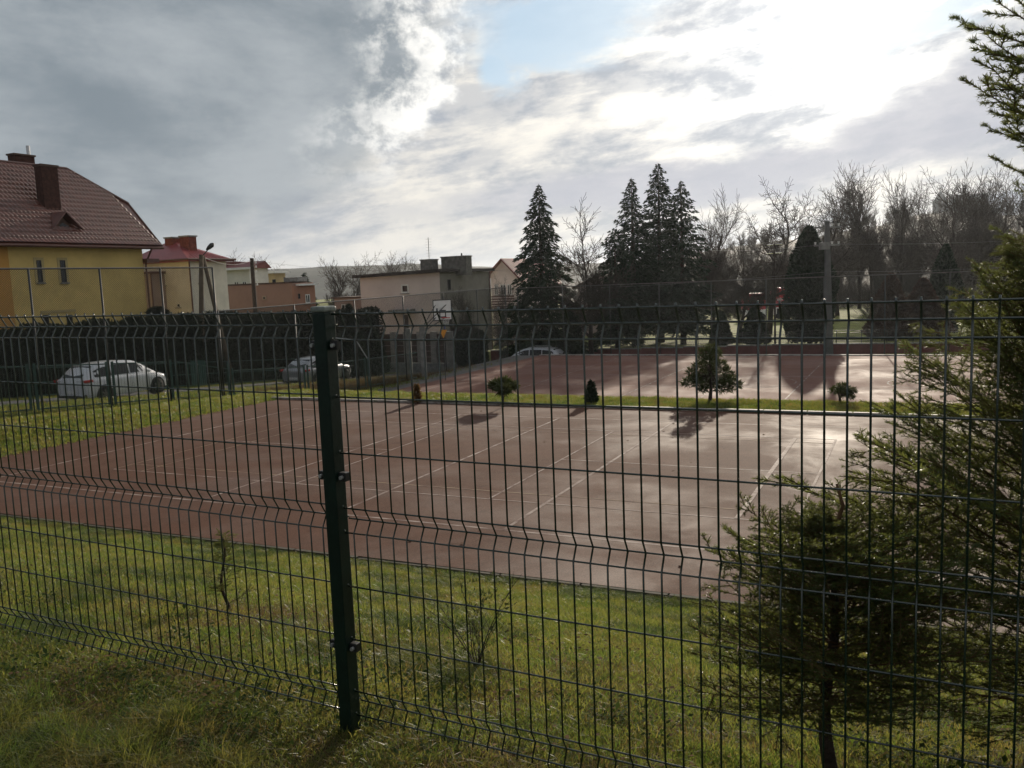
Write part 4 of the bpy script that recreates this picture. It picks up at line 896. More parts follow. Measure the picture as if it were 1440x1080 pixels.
def glint_crossarms():
    Y = 58; p = at(1090, 470, Y); g = Tz(p.x, Y); e = empty('glint_pole', (p.x, Y, g), 'slim dark pole with two short bright crossarms added for glints, before the pale leafless tree', 'utility pole')
    b = MB(); t = at(1089, 343, Y)-Vector((p.x, Y, g)); b.tube([(0, 0, 0), (t.x, 0, t.z)], [.07, .05], 6); b.build('pole', MT['bark'], e)
    for py in (344, 356):  # bright bars added to stand for glints on insulators and wires
        z = at(1090, py, Y).z-g; b = MB(); b.tube([(t.x-.5, 0, z), (t.x-.08, 0, z)], .035, 6); b.tube([(t.x+.05, 0, z+.02), (t.x+.5, 0, z+.02)], .035, 6); b.build('crossarm', mat('glint_steel', (.7, .7, .7), .2, .1, 5, metal=1.) if py == 344 else bpy.data.materials['glint_steel'], e)
glint_crossarms()
# ------------------------------------------------------------------ chain link fences
def chain_fence(label, pts, ztops, step=2.6, mesh=.075, post='darkpost', wire_r=.004, rail=True, shape_pts=None):
    """pts: list of (u,v); ztops: top height at each"""
    p0 = W(pts[0][0], pts[0][1], Tuv(*pts[0])); e = empty('chain_link_fence', p0, label, 'fence')
    md = bpy.data.materials.get('chain_wire') or mat('chain_wire', (.06, .065, .06), .35, .2, 10, metal=.4)
    for (a, za), (c, zc) in zip(zip(pts, ztops), zip(pts[1:], ztops[1:])):
        L = math.hypot(c[0]-a[0], c[1]-a[1]); n = max(1, round(L/step)); g = lambda f: (a[0]+(c[0]-a[0])*f, a[1]+(c[1]-a[1])*f)
        for i in range(n+1):
            q = g(i/n); zt = za+(zc-za)*i/n; b = MB(off=p0); b.tube([W(*q, Tuv(*q)-.2), W(*q, zt)], .032, 7); b.build('post', MT[post], e, True)
        if rail:
            b = MB(off=p0); b.tube([W(*a, za), W(*c, zc)], .026, 6); b.build('top_rail', MT['rail'], e)
        H = max(za-Tuv(*a), zc-Tuv(*c)); V = []; F = []
        k = int((L+H)/mesh)
        for s in (1, -1):
            for i in range(k):
                x0 = -H+i*mesh if s == 1 else i*mesh
                # line from (x0, 0) going up at 45 degrees, clipped to the panel
                lo, hi = 0., H
                if s == 1: lo = max(lo, -x0); hi = min(hi, L-x0)
                else: lo = max(lo, x0-L); hi = min(hi, x0)
                if hi-lo < .05: continue
                for h_, dw in ((lo, 0), (hi, 0)):
                    f = (x0+s*h_)/L; q = g(f); zb = Tuv(*q)+.05; zt = za+(zc-za)*f; z = zb+(zt-zb)*h_/H
                    P = W(*q, z)-p0; V += [tuple(P+Vector((0, 0, -wire_r*1.4))), tuple(P+Vector((0, 0, wire_r*1.4)))]
                j = len(V)-4; F.append((j, j+1, j+3, j+2))
        # give the flat strands a second, perpendicular face so that they keep a width from every side
        V = np.array(V); V2 = V.copy(); dn = np.array([E1.x, E1.y, 0])*wire_r if abs(c[1]-a[1]) > abs(c[0]-a[0]) else np.array([E2.x, E2.y, 0])*wire_r
        mid = (V[0::2]+V[1::2])/2; V2[0::2] = mid-dn; V2[1::2] = mid+dn
        F = np.array(F); o = link('chain_mesh', np_mesh('chain_mesh', np.concatenate([V, V2]), np.concatenate([F, F+len(V)]), md), e); o['kind'] = 'stuff'
    return e
zt1 = .85
chain_fence('tall chain link ball fence along the road side of the near court', [(-22.5, 14.0), (-22.5, 23.3)], [zt1, zt1], 2.4, .07)
chain_fence('lower chain link fence running beside the path of the far court', [(-22.6, 23.5), (-24.1, 50.3)], [-.68, -.45], 4.2, .08)
chain_fence('chain link fence behind the far court with a thin bright top rail', [(-24.0, 51.9), (14, 51.9)], [-.55, -.5], 3.2, .11, wire_r=.003, post='darkpost')
# low green mesh fence by the road verge
def low_fence():
    p0 = W(-23.4, 14, Tuv(-23.4, 14)); e = empty('low_mesh_fence', p0, 'low green mesh fence with double posts between the road verge and the ball fence', 'fence')
    pts = [12.0, 16.6, 19.3, 21.9, 24.6, 29., 33.4, 38.]
    for a, c in zip(pts, pts[1:]):
        for q in (a+.0, a+.22):
            b = MB(off=p0); z = Tuv(-23.4, q); b.uvbox(-23.45, -23.39, q, q+.06, z-.1, z+1.45); b.build('post', MT['greenpost'], e)
        z0, z1 = Tuv(-23.4, a+.28), Tuv(-23.4, c)
        for h_ in (.12, 1.38):
            b = MB(off=p0); b.tube([W(-23.4, a+.28, z0+h_), W(-23.4, c, z1+h_)], .022, 5); b.build('rail', MT['greenpost'], e)
        b = MB(off=p0); n = int((c-a-.28)/.12)
        for k in range(1, n):
            f = k/n; q = a+.28+(c-a-.28)*f; z = z0+(z1-z0)*f; b.tube([W(-23.4, q, z+.12), W(-23.4, q, z+1.38)], .005, 3, False)
        o = b.build('mesh_wires', MT['greenpost'], e); o['kind'] = 'stuff'
low_fence()
def verge_fence():
    p0 = W(-36.2, 30, Tuv(-36.2, 30)); e = empty('garden_panel_fence', p0, 'green metal panel fence with a gate at the foot of the hedge across the road', 'fence')
    for i in range(9):
        v0 = 26+i*3.0; z = Tuv(-36.2, v0+1.5)
        b = MB(off=p0); b.uvbox(-36.24, -36.16, v0, v0+.08, z-.1, z+1.5); b.build('post', MT['greenpost'], e)
        for h_ in (.15, .75, 1.4): b = MB(off=p0); b.tube([W(-36.2, v0, Tuv(-36.2, v0)+h_), W(-36.2, v0+3, Tuv(-36.2, v0+3)+h_)], .02, 5); b.build('rail', MT['greenpost'], e)
    for i in range(8):
        v0 = 35.2+i*.14; z = Tuv(-36.1, v0); b = MB(off=p0); b.uvbox(-36.12, -36.09, v0, v0+.09, z+.1, z+1.5); b.build('gate_slat', MT['greenpost'], e)
verge_fence()
# brown board fence with concrete pillars by the flat roofed building
def board_fence():
    v = UV(at(600, 480, 66))[1]; ua = hitv(536, 480, v)[0]; ub = hitv(650, 480, v)[0]
    p0 = W(ua, v, -6.9); e = empty('board_fence', p0, 'low fence of dark brown boards between pale concrete pillars below the flat roofed building', 'fence')
    n = 6; zt = hitv(600, 469, v)[2]
    for i in range(n+1):
        u = ua+(ub-ua)*i/n; b = MB(off=p0); b.uvbox(u-.24, u+.24, v-.2, v+.2, -6.9, zt+.15); b.build('pillar', mat('pillar_concrete', (.30, .28, .25), .9, .2, 3) if i == 0 else bpy.data.materials['pillar_concrete'], e)
        if i < n:
            for k in range(5):
                z = -6.0+(zt+6.0)*k/5; b = MB(off=p0); b.uvbox(u+.245, ua+(ub-ua)*(i+1)/n-.245, v-.03, v+.03, z, z+(zt+6.0)/5-.02); b.build('board', mat('dark_brown_board', (.055, .026, .018), .7, .3, 4) if (i == 0 and k == 0) else bpy.data.materials['dark_brown_board'], e)
    b = MB(off=p0); b.uvbox(ua-.4, ub+.4, v-.34, v+.12, -7.2, -6.02); b.build('plinth', MT['conc'], e)
board_fence()
# garden wall and railing beyond the cross road
def garden_wall():
    p0 = W(-28, 59.65, Tuv(-10, 59)); e = empty('garden_wall', p0, 'low maroon rendered wall with a pale coping beyond the far court', 'wall')
    mm = mat('maroon_render', (.15, .055, .050), .9, .2, 1.5)
    for i in range(17):
        u0 = -30+i*3.; z = Tuv(u0+1.5, 58.9); zt = -(5.02+.4*float(sstep(W(u0+1.5, 59.65).y, 55, 66)))+.06
        b = MB(off=p0); b.uvbox(u0, u0+2.995, 59.55, 59.8, z-.4, zt); b.build('wall_section', mm, e)
        b = MB(off=p0); b.uvbox(u0+.005, u0+2.985, 59.5, 59.85, zt+.002, zt+.07); b.build('coping', MT['kerb'], e)
    e = empty('garden_railing', p0, 'black metal railing with diamond lattice standing on the maroon wall', 'railing')
    for i in range(34):
        u0 = -29+i*1.5; zt = -(5.02+.4*float(sstep(W(u0+.75, 59.65).y, 55, 66)))+.13
        b = MB(off=p0)
        b.uvbox(u0, u0+.05, 59.63, 59.68, zt, zt+.85); b.build('post', MT['darkpost'], e)
        b = MB(off=p0)
        for h_ in (.12, .66, .8): b.uvbox(u0+.051, u0+1.499, 59.64, 59.67, zt+h_, zt+h_+.03)
        b.build('rail', MT['darkpost'], e)
        b = MB(off=p0)
        for k in range(12):
            a = u0+.07+k*.115
            b.tube([W(a, 59.655, zt+.15), W(a+.1, 59.655, zt+.66)], .008, 3, False); b.tube([W(a+.1, 59.655, zt+.15), W(a, 59.655, zt+.66)], .008, 3, False)
        b.build('lattice', MT['darkpost'], e)['kind'] = 'stuff'
garden_wall()
# stout concrete posts by the hoop
def hoop():
    def post(px, py, ptop, label):
        u, v = hitz(px, py, C2Z); p = W(u, v, C2Z); t = at(px-2, ptop, p.y); b = MB(off=p); b.xbox(p.x-.13, p.x+.13, p.y-.13, p.y+.13, p.z-.1, t.z); o = b.build('concrete_post', MT['conc'], loc=p, bevel=.02); tag(o, label, 'post'); return p, t
    post(577, 524, 462, 'stout square concrete post left of the basketball hoop')
    post(636, 519, 466, 'stout square concrete post right of the basketball hoop')
    u, v = hitz(597, 530, C2Z); p = W(u, v, C2Z); e = empty('basketball_hoop', p, 'basketball hoop with a white backboard and red rim on a grey post', 'basketball hoop')
    Y = p.y
    b = MB(off=p); b.xbox(p.x-.14, p.x+.14, Y-.14, Y+.14, p.z-.1, at(595, 458, Y).z); b.build('post', MT['conc'], e, bevel=.02)
    c = at(621.5, 436, Y+1.2); ax = (E1*.78+E2*.62).normalized(); n = Vector((ax.y, -ax.x, 0))
    # board faces the court; its left and right edges as seen
    pl, pr = at(608.5, 436, Y+1.0), at(635, 434, Y+1.6); ax = (pr-pl); ax.z = 0; w = ax.length/2; ax.normalize(); n = Vector((ax.y, -ax.x, 0)); h = (at(608, 421, Y+1.).z-at(608, 451, Y+1.).z)/2; c = (pl+pr)/2; c.z = (at(621, 421, Y+1.3).z+at(621, 451, Y+1.3).z)/2
    cl = c-p
    b = MB(); b.box(cl, ax*w, n*.02, Vector((0, 0, h))); bd = b.build('backboard', MT['white'], e)
    fr = MB(); t = .05
    for s in (-1, 1):
        fr.box(cl+ax*(w-t/2)*s+n*.024, ax*t/2, n*.006, Vector((0, 0, h))); fr.box(cl+Vector((0, 0, (h-t/2)*s))+n*.026, ax*(w-t), n*.006, Vector((0, 0, t/2)))
    iw, ih = w*.30, h*.30
    for s in (-1, 1):
        fr.box(cl+Vector((0, 0, -h*.35))+ax*iw*s+n*.024, ax*.03, n*.006, Vector((0, 0, ih+.03))); fr.box(cl+Vector((0, 0, -h*.35+ih*s))+n*.027, ax*(iw-.03), n*.004, Vector((0, 0, .03)))
    fr.build('board_marking', MT['black'], bd)
    rc = cl+n*.38+Vector((0, 0, -h*.72)); b = MB(); b.tube([rc+ax*.225*math.cos(a)+n*.225*math.sin(a) for a in np.linspace(0, 6.283, 25)], .014, 6, False); b.box(cl+n*.09+Vector((0, 0, -h*.72)), ax*.07, n*.07, Vector((0, 0, .03))); rm = b.build('rim', mat('red_rim_paint', (.45, .03, .03), .4, .1, 5), e)
    b = MB()
    for k in range(12):
        a0, a1 = k*6.283/12, (k+1)*6.283/12
        for q, s in ((a0, a1), (a1, a0)):
            b.tube([rc+ax*.225*math.cos(q)+n*.225*math.sin(q), rc+ax*.15*math.cos(s)+n*.15*math.sin(s)+Vector((0, 0, -.22)), rc+ax*.11*math.cos(q)+n*.11*math.sin(q)+Vector((0, 0, -.42))], .004, 3, False)
    b.build('net', MT['wframe'], rm)
    pt = Vector((0, 0, at(595, 462, Y).z-p.z)); b = MB()
    for s in (-1, 1):
        for hh in (.6, -.6): b.tube([pt+Vector((0, 0, -.2 if hh < 0 else .0)), cl+ax*w*.6*s+Vector((0, 0, h*hh))-n*.03], .025, 5)
    b.build('support_arm', MT['darkpost'], e)
    q = at(623, 464, Y-2); b = MB(off=q); r_ = at(618, 464, Y-2), at(628.5, 464, Y-2), at(623.5, 476, Y-2)
    f = empty('warning_pennant', q, 'small orange downward triangle hanging under a blue ring below the hoop net', 'sign')
    b.prism([r_[0], r_[1], r_[2]], (0, .03, 0)); b.build('triangle', mat('orange_sign_paint', (.62, .26, .02), .5, .1, 4), f)
    b = MB(off=q); cc = at(623, 461, Y-2)+Vector((0, .02, 0)); b.tube([cc+Vector((.09*math.cos(a), 0, .11*math.sin(a))) for a in np.linspace(-.5, 3.64, 12)], .025, 6); b.build('ring', mat('blue_plastic', (.06, .10, .35), .5, .1, 4), f)
    b = MB(off=q); pz = Tz(q.x, q.y); b.tube([(q.x, q.y+.06, pz), (q.x, q.y+.06, q.z+.1)], .02, 6); b.build('stake', MT['darkpost'], f)
hoop()
# ------------------------------------------------------------------ cars
def car(name, label, loc, rz, L, Wd, H, paint, kind='hatch', rack=False):
    """x forward, origin on the ground under the middle"""
    e = empty(name, loc, label, 'car', None, rz)
    # side outline of the body: stations (x, half width, z sill, z shoulder, z top of the deck)
    hw = Wd/2
    if kind == 'hatch':
        st = [(-.5, .80, .34, .70, .78), (-.485, .90, .26, .80, .93), (-.44, .96, .22, .86, 1.02), (-.35, .99, .20, .90, 1.04), (-.1, 1., .18, .90, 1.0), (.1, 1., .18, .88, .985), (.25, .99, .18, .85, .95), (.36, .96, .20, .78, .87), (.44, .90, .22, .70, .77), (.485, .80, .25, .60, .64), (.5, .70, .32, .52, .55)]
        rf = [(-.492, .70, .92), (-.46, .71, 1.06), (-.40, .735, 1.30), (-.34, .75, 1.42), (-.2, .77, 1.49), (-.02, .77, 1.50), (.08, .755, 1.46), (.16, .74, 1.34), (.24, .74, 1.16), (.315, .76, .95)]
    else:
        st = [(-.5, .80, .34, .68, .76), (-.485, .90, .26, .82, .93), (-.44, .96, .22, .88, 1.0), (-.35, .99, .20, .90, 1.01), (-.1, 1., .18, .89, .97), (.1, 1., .18, .87, .955), (.22, .99, .18, .84, .93), (.34, .96, .20, .78, .87), (.43, .90, .22, .70, .79), (.485, .80, .25, .60, .66), (.5, .70, .32, .52, .56)]
        rf = [(-.47, .70, .95), (-.42, .71, 1.10), (-.35, .73, 1.29), (-.28, .745, 1.40), (-.15, .76, 1.45), (0, .76, 1.455), (.07, .75, 1.42), (.14, .74, 1.28), (.20, .74, 1.12), (.26, .76, .93)]
    k = H/1.50
    def loft(rows, close=True):
        V = np.array(rows); n, m_ = V.shape[:2]; I = np.arange(n*m_).reshape(n, m_); F = []
        for i in range(n-1):
            for j in range(m_-1): F.append((I[i, j], I[i+1, j], I[i+1, j+1], I[i, j+1]))
        F.append(tuple(I[0])); F.append(tuple(I[-1][::-1])); return V.reshape(-1, 3), F
    rows = []
    for x, w, zs, zh, zt in st:
        w *= hw; r = [(-1, 0, zs), (-.9, 0, zs-.02)]
        sec = [(w*.90, zs), (w*.97, zs+.1), (w*1.0, (zs+zh)/2), (w*.985, zh), (w*.88, zt-.015), (w*.45, zt+.01), (0, zt+.018)]
        rows.append([(x*L, y, z*k) for y, z in sec]+[(x*L, -y, z*k) for y, z in sec[::-1][1:]])
    V, F = loft(rows); me = bpy.data.meshes.new('body'); me.from_pydata(V.tolist(), [], F); me.materials.append(paint); me.polygons.foreach_set('use_smooth', [True]*len(me.polygons))
    body = link('body', me, e); sb = body.modifiers.new('s', 'SUBSURF'); sb.levels = 1; sb.render_levels = 1
    rows = []
    for i, (x, w, z) in enumerate(rf):
        w *= hw; zb = .86; wb = hw*.93; zz = max(z, .9)
        rows.append([(x*L, wb, zb*k), (x*L, w+(wb-w)*.35, (zb+(zz-zb)*.6)*k), (x*L, w, (zz-.07)*k), (x*L, w*.84, (zz-.005)*k), (x*L, 0, (zz+.012)*k)]+[(x*L, -w*.84, (zz-.005)*k), (x*L, -w, (zz-.07)*k), (x*L, -(w+(wb-w)*.35), (zb+(zz-zb)*.6)*k), (x*L, -wb, zb*k)])
    V, F = loft(rows); me = bpy.data.meshes.new('cabin'); me.from_pydata(V.tolist(), [], F); me.materials.append(paint); me.polygons.foreach_set('use_smooth', [True]*len(me.polygons))
    cab = link('cabin', me, e)
    R_ = np.array([[r[0], r[1], r[2]] for r in rf])
    def top(x): return float(np.interp(x, R_[:, 0], R_[:, 2]))*k
    def wid(x, z):      # half width of the cabin surface at height z
        w = float(np.interp(x, R_[:, 0], R_[:, 1]))*hw; zb = .86*k; zt = top(x)-.07*k; wb = hw*.93; f = max(0, min(1, (z-zb)/max(.01, zt-zb)))
        wm = w+(wb-w)*.35; return wb+(wm-wb)*f/.6 if f < .6 else wm+(w-wm)*(f-.6)/.4
    def side_glass(x0, x1, n=6):
        for s in (1, -1):
            b = MB(); up = []; lo = []
            for i in range(n+1):
                x = x0+(x1-x0)*i/n; zt = top(x)-.11*k; zl_ = .965*k if kind == 'hatch' else .935*k; zl_ += .03*(1-(x+.5))
                zt = max(zt, zl_+.01); up.append(Vector((x*L, s*(wid(x, zt)+.010), zt))); mz = (zt+zl_)/2; lo.append(Vector((x*L, s*(wid(x, zl_)+.010), zl_)))
            for i in range(n): b.poly([lo[i], lo[i+1], up[i+1], up[i]][::s])
            o = b.build('side_window', MT['glass'], cab)
    if kind == 'hatch':
        side_glass(-.385, -.205); side_glass(-.19, -.005); side_glass(.01, .225)
    else:
        side_glass(-.36, -.245); side_glass(-.23, -.05); side_glass(-.035, .165)
    def screen(xa, xb, nm):
        b = MB(); a, c = [], []
        for x, q in ((xa, a), (xb, c)):
            z = top(x); wl = float(np.interp(x, R_[:, 0], R_[:, 1]))*hw*.80
            for f in (-1, -.5, 0, .5, 1): q.append(Vector((x*L, f*wl, z+.018)))
        sx = 1 if xb > xa else -1
        d = Vector((math.copysign(.012, xb), 0, 0))
        for i in range(4): b.poly([a[i]+d, a[i+1]+d, c[i+1]+d, c[i]+d][::sx])
        b.build(nm, MT['glass'], cab)
    if kind == 'hatch': screen(.11, .285, 'windscreen'); screen(-.355, -.475, 'rear_window')
    else: screen(.09, .235, 'windscreen'); screen(-.30, -.445, 'rear_window')
    wr = .315*k
    for x in (-.305*L, .31*L):
        for s in (1, -1):
            b = MB(); b.tube([(x, s*(hw*.72), wr), (x, s*(hw*1.003), wr)], wr+.055, 20); b.build('wheel_arch', MT['black'], e)
            b = MB(); b.tube([(x, s*(hw-.22), wr), (x, s*(hw-.02), wr), (x, s*(hw+.012), wr)], [wr, wr, wr*.93], 22); wh = b.build('wheel', MT['tyre'], e, True)
            b = MB(); b.tube([(x, s*(hw+.005), wr), (x, s*(hw+.018), wr)], wr*.64, 16); 
            rm = b.build('rim', MT['black'], wh)
            b = MB()
            for j in range(7):
                a = j*6.283/7; b.box((x+math.cos(a)*wr*.33, s*(hw+.022), wr+math.sin(a)*wr*.33), (math.cos(a)*wr*.30, 0, math.sin(a)*wr*.30), (-math.sin(a)*.025, 0, math.cos(a)*.025), (0, .006, 0))
            b.build('spoke', MT['rim'], wh)
    for s in (1, -1):
        b = MB(); b.box((-.462*L, s*hw*.895, .88*k), (.045*L, 0, 0), (0, .055, 0), (0, 0, .05*k)); b.build('tail_light', mat('tail_light_glass', (.40, .01, .01), .2, .1, 5) if 'tail_light_glass' not in bpy.data.materials else bpy.data.materials['tail_light_glass'], e, bevel=.02)
        b = MB(); b.box((.462*L, s*hw*.74, .66*k), (.035*L, 0, 0), (0, .13, 0), (0, 0, .06)); b.build('headlight', MT['glass'], e, bevel=.02)
        b = MB(); mx = .19*L if kind == 'hatch' else .15*L; b.box((mx, s*(hw*1.0+.06), .98*k), (.06, 0, 0), (0, .07, 0), (0, 0, .06)); b.build('mirror', paint, e, bevel=.025)
        for xx in (-.12, .06): b = MB(); b.box((xx*L, s*(hw*1.0+.012), .80*k), (.10, 0, 0), (0, .012, 0), (0, 0, .014)); b.build('door_handle', paint, e)
        for xx in (-.198, .003, .21):
            b = MB(); b.box((xx*L, s*(hw*.988+.004), .56*k), (.006, 0, 0), (0, .004, 0), (0, 0, .32*k)); b.build('door_gap', MT['black'], e)
    b = MB(); b.box((-.499*L, 0, .46*k), (.012, 0, 0), (0, .26, 0), (0, 0, .055)); b.build('number_plate', MT['white'], e)
    b = MB(); b.box((-.485*L, 0, .30*k), (.03, 0, 0), (0, hw*.84, 0), (0, 0, .08)); b.build('rear_bumper', MT['black'], e)
    b = MB(); b.box((.492*L, 0, .40*k), (.03, 0, 0), (0, hw*.55, 0), (0, 0, .08)); b.build('grille', MT['black'], e)
    b = MB(); b.tube([(-.36*L, 0, top(-.36)), (-.41*L, 0, top(-.36)+.22)], .008, 5); b.build('aerial', MT['black'], e)
    if rack:
        for s in (1, -1): b = MB(); b.tube([(-.25*L, s*hw*.62, top(-.2)), (-.22*L, s*hw*.62, top(-.2)+.06), (.02*L, s*hw*.62, top(0)+.06), (.05*L, s*hw*.62, top(.04))], .018, 6); b.build('roof_rail', MT['galv'], e)
    return e
p_white = mat('white_car_paint', (.60, .62, .66), .28, .04, 2, coat=.6); p_silver = mat('silver_car_paint', (.30, .31, .33), .30, .05, 2, metal=.5, coat=.6); p_grey = mat('pale_silver_car_paint', (.40, .41, .44), .30, .05, 2, metal=.4, coat=.6)
HE2 = math.atan2(E2.y, E2.x); HE1 = math.atan2(E1.y, E1.x)
def place_car(pxa, Ya, heading, L, Wd, side):
    """the near rear corner stands at (pxa, Ya)"""
    p = at(pxa, 560, Ya); h = Vector((math.cos(heading), math.sin(heading), 0)); left = Vector((-h.y, h.x, 0))
    c = Vector((p.x, p.y, 0))+h*L/2+left*side*Wd/2; return (c.x, c.y, Tz(c.x, c.y)+.03)
for nm, lb, pxa, Ya, hd, L, Wd, H, pt, kd, sd_, rk in (
    ('parked_car', 'white hatchback parked beside the long hedge, seen from behind on the left', 124, 34.0, HE2+.03, 4.45, 1.85, 1.56, p_white, 'hatch', 1, False),
    ('parked_car', 'silver car parked farther down the road, partly hidden behind the green fence post', 434, 45.5, HE2+.02, 4.4, 1.8, 1.50, p_silver, 'sedan', 1, False),
    ('parked_car', 'pale silver car with roof rails facing left beyond the far court', 790, 57.0, HE1+math.pi+.04, 4.5, 1.8, 1.52, p_grey, 'hatch', -1, True)):
    car(nm, lb, place_car(pxa, Ya, hd, L, Wd, sd_), hd, L, Wd, H, pt, kd, rk)
# red vehicles and stall far behind the garden
def red_things():
    mr = mat('red_van_paint', (.42, .02, .03), .4, .1, 3)
    Y = 96
    for a, b_, t, bt, lab, txt in ((1049, 1078, 413, 438, 'small red van far behind the garden lawn, left of the bare trunk', False), (1091, 1112, 405, 438, 'red kiosk van with a white lettered band far behind the garden, against the thuja', True)):
        p0, p1 = at(a, bt, Y), at(b_, bt, Y); zg = Tz(p0.x, Y); zt = at(a, t, Y).z; c = ((p0.x+p1.x)/2, Y, zg); w = (p1.x-p0.x)/2
        e = empty('red_van', c, lab, 'van'); H = zt-zg
        b = MB(); b.prism([(-w, 0, H*.38), (w, 0, H*.38), (w, 0, H*.72), (w*.8, 0, H), (-w*.9, 0, H), (-w, 0, H*.9)], (0, 2, 0)); b.build('body', mr, e, bevel=.1)
        b = MB(); b.prism([(-w*.98, .02, .45), (w*.98, .02, .45), (w*.98, .02, H*.37), (-w*.98, .02, H*.37)], (0, 1.9, 0)); b.build('lower_body', MT['white'], e)
        for k in range(3): b = MB(); b.xbox(-w*.85+k*w*.58, -w*.4+k*w*.58, -.03, .0, H*.52, H*.7) if not txt else b.xbox(-w*.85+k*w*.58, -w*.45+k*w*.58, -.03, .0, H*.15, H*.34); b.build('window', MT['glass'], e)
        for s in (-.6, .6): b = MB(); b.tube([(w*s, -.02, .35), (w*s, .25, .35)], .35, 14); b.build('wheel', MT['tyre'], e)
        if txt:
            b = MB()
            for k in range(7):
                x = -w*.85+k*w*.24; b.xbox(x, x+.05, -.035, -.005, H*.60, H*.60+.28); b.xbox(x+.055, x+.17, -.035, -.005, H*.60+(.22 if k % 2 else .0), H*.60+(.28 if k % 2 else .06)); b.xbox(x+.055, x+.14, -.035, -.005, H*.60+.11, H*.60+.16)
            b.build('lettering', MT['white'], e)
red_things()
# ------------------------------------------------------------------ strip planting
def clump_mesh(name, n, rad, size, m, seed, squash=.7, wide=.16):
    """a tuft of needles radiating from points inside a flattened ball"""
    rs = np.random.RandomState(seed); c = rs.randn(n, 3); c /= np.linalg.norm(c, axis=1)[:, None]; r = rs.rand(n)**.5
    P = c*r[:, None]*rad*np.array([1, 1, squash]); d = c+rs.randn(n, 3)*.4+np.array([0, 0, .25]); d /= np.linalg.norm(d, axis=1)[:, None]
    w = np.cross(d, rs.randn(n, 3)); w /= np.linalg.norm(w, axis=1)[:, None]; s = (size*(.6+.8*rs.rand(n)))[:, None]
    V = np.stack([P-w*s*wide, P+w*s*wide, P+d*s], 1).reshape(-1, 3); return np_mesh(name, V, np.arange(3*n).reshape(-1, 3), m)
def pad_tree(name, label, px, py, Y, pads, trunk, m, cat, tr=.05, dens=900, seed=0, ns=.09, group=None):
    """small tree of foliage pads; pads = (px, py, radius px) as seen"""
    g = at(px, py, Y); g.z = Tz(g.x, g.y); e = empty(name, g, label, cat, group); rs = random.Random(seed); b = MB(off=g)
    b.tube([g-Vector((0, 0, .1))]+[at(a, c, Y) for a, c in trunk], [tr*1.2]+[tr*(1-.6*i/len(trunk)) for i in range(len(trunk))], 7)
    tp = at(*trunk[-1], Y)
    for i, (a, c, r) in enumerate(pads):
        q = at(a, c, Y)+Vector((0, rs.uniform(-.35, .35)*(len(pads) > 2), 0)); R_ = r*Y/FPX
        o = link('foliage_pad', clump_mesh('foliage_pad', int(dens*(R_/.3)**2)+60, R_, ns, MT[m], seed*31+i), e, q-g); o.rotation_euler.z = rs.uniform(0, 6)
        b.tube([tp.lerp(g, .45), (tp.lerp(g, .45)+q)/2+Vector((0, 0, .03)), q], [tr*.35, tr*.25, tr*.15], 4)
    b.build('trunk', MT['trunk'], e)
    return e
pads = [(990, 494, 9), (1000, 490, 9), (1008, 497, 8), (984, 502, 7), (996, 506, 9), (1008, 510, 9), (986, 515, 8), (1016, 514, 8), (974, 524, 8), (998, 522, 11), (1022, 523, 9), (968, 538, 8), (980, 538, 10), (994, 540, 11), (1010, 540, 11), (1026, 538, 9), (1036, 541, 7), (974, 531, 8), (1001, 531, 11), (1018, 532, 10), (988, 530, 9), (1030, 531, 7), (1012, 548, 7), (988, 546, 7), (1026, 547, 6)]
pad_tree('dwarf_pine', 'dense rounded dwarf pine, tallest plant on the grass strip between the courts', 998, 565, 22.9, pads[::1], [(999, 556), (1000, 545), (999, 520), (997, 498)], 'pine', 'tree', .05, 420, 3, .10)
pad_tree('cloud_pruned_pine', 'small cloud pruned pine with a crooked stem, right end of the grass strip', 1181, 567, 21.8, [(1176, 545, 7), (1184, 544, 9), (1192, 548, 7), (1180, 551, 7), (1190, 556, 6), (1197, 558, 5), (1188, 550, 7)], [(1181, 560), (1179, 553), (1186, 548)], 'pine', 'bush', .03, 900, 4, .07)
pad_tree('umbrella_bush', 'small green umbrella shaped bush with spiky leaves on the grass strip', 708, 570, 23.2, [(708, 540, 10), (699, 543, 9), (717, 543, 9), (708, 546, 9), (693, 545, 5), (723, 544, 5)], [(708, 560), (708, 549)], 'pine', 'bush', .02, 800, 5, .13)
column_bush('dwarf_conifer', 'small brown pointed conifer, leftmost plant on the grass strip', 587, 563, 541, 24.6, .11, 'ochre_fol', 21, 330, .07, 'cone', 'bush', None, -3.38)
column_bush('dwarf_conifer', 'small dark pointed conifer on the grass strip between the umbrella bush and the dwarf pine', 832, 566, 537, 23.2, .16, 'needle_thuja', 22, 700, .07, 'cone', 'bush', None, -3.38)
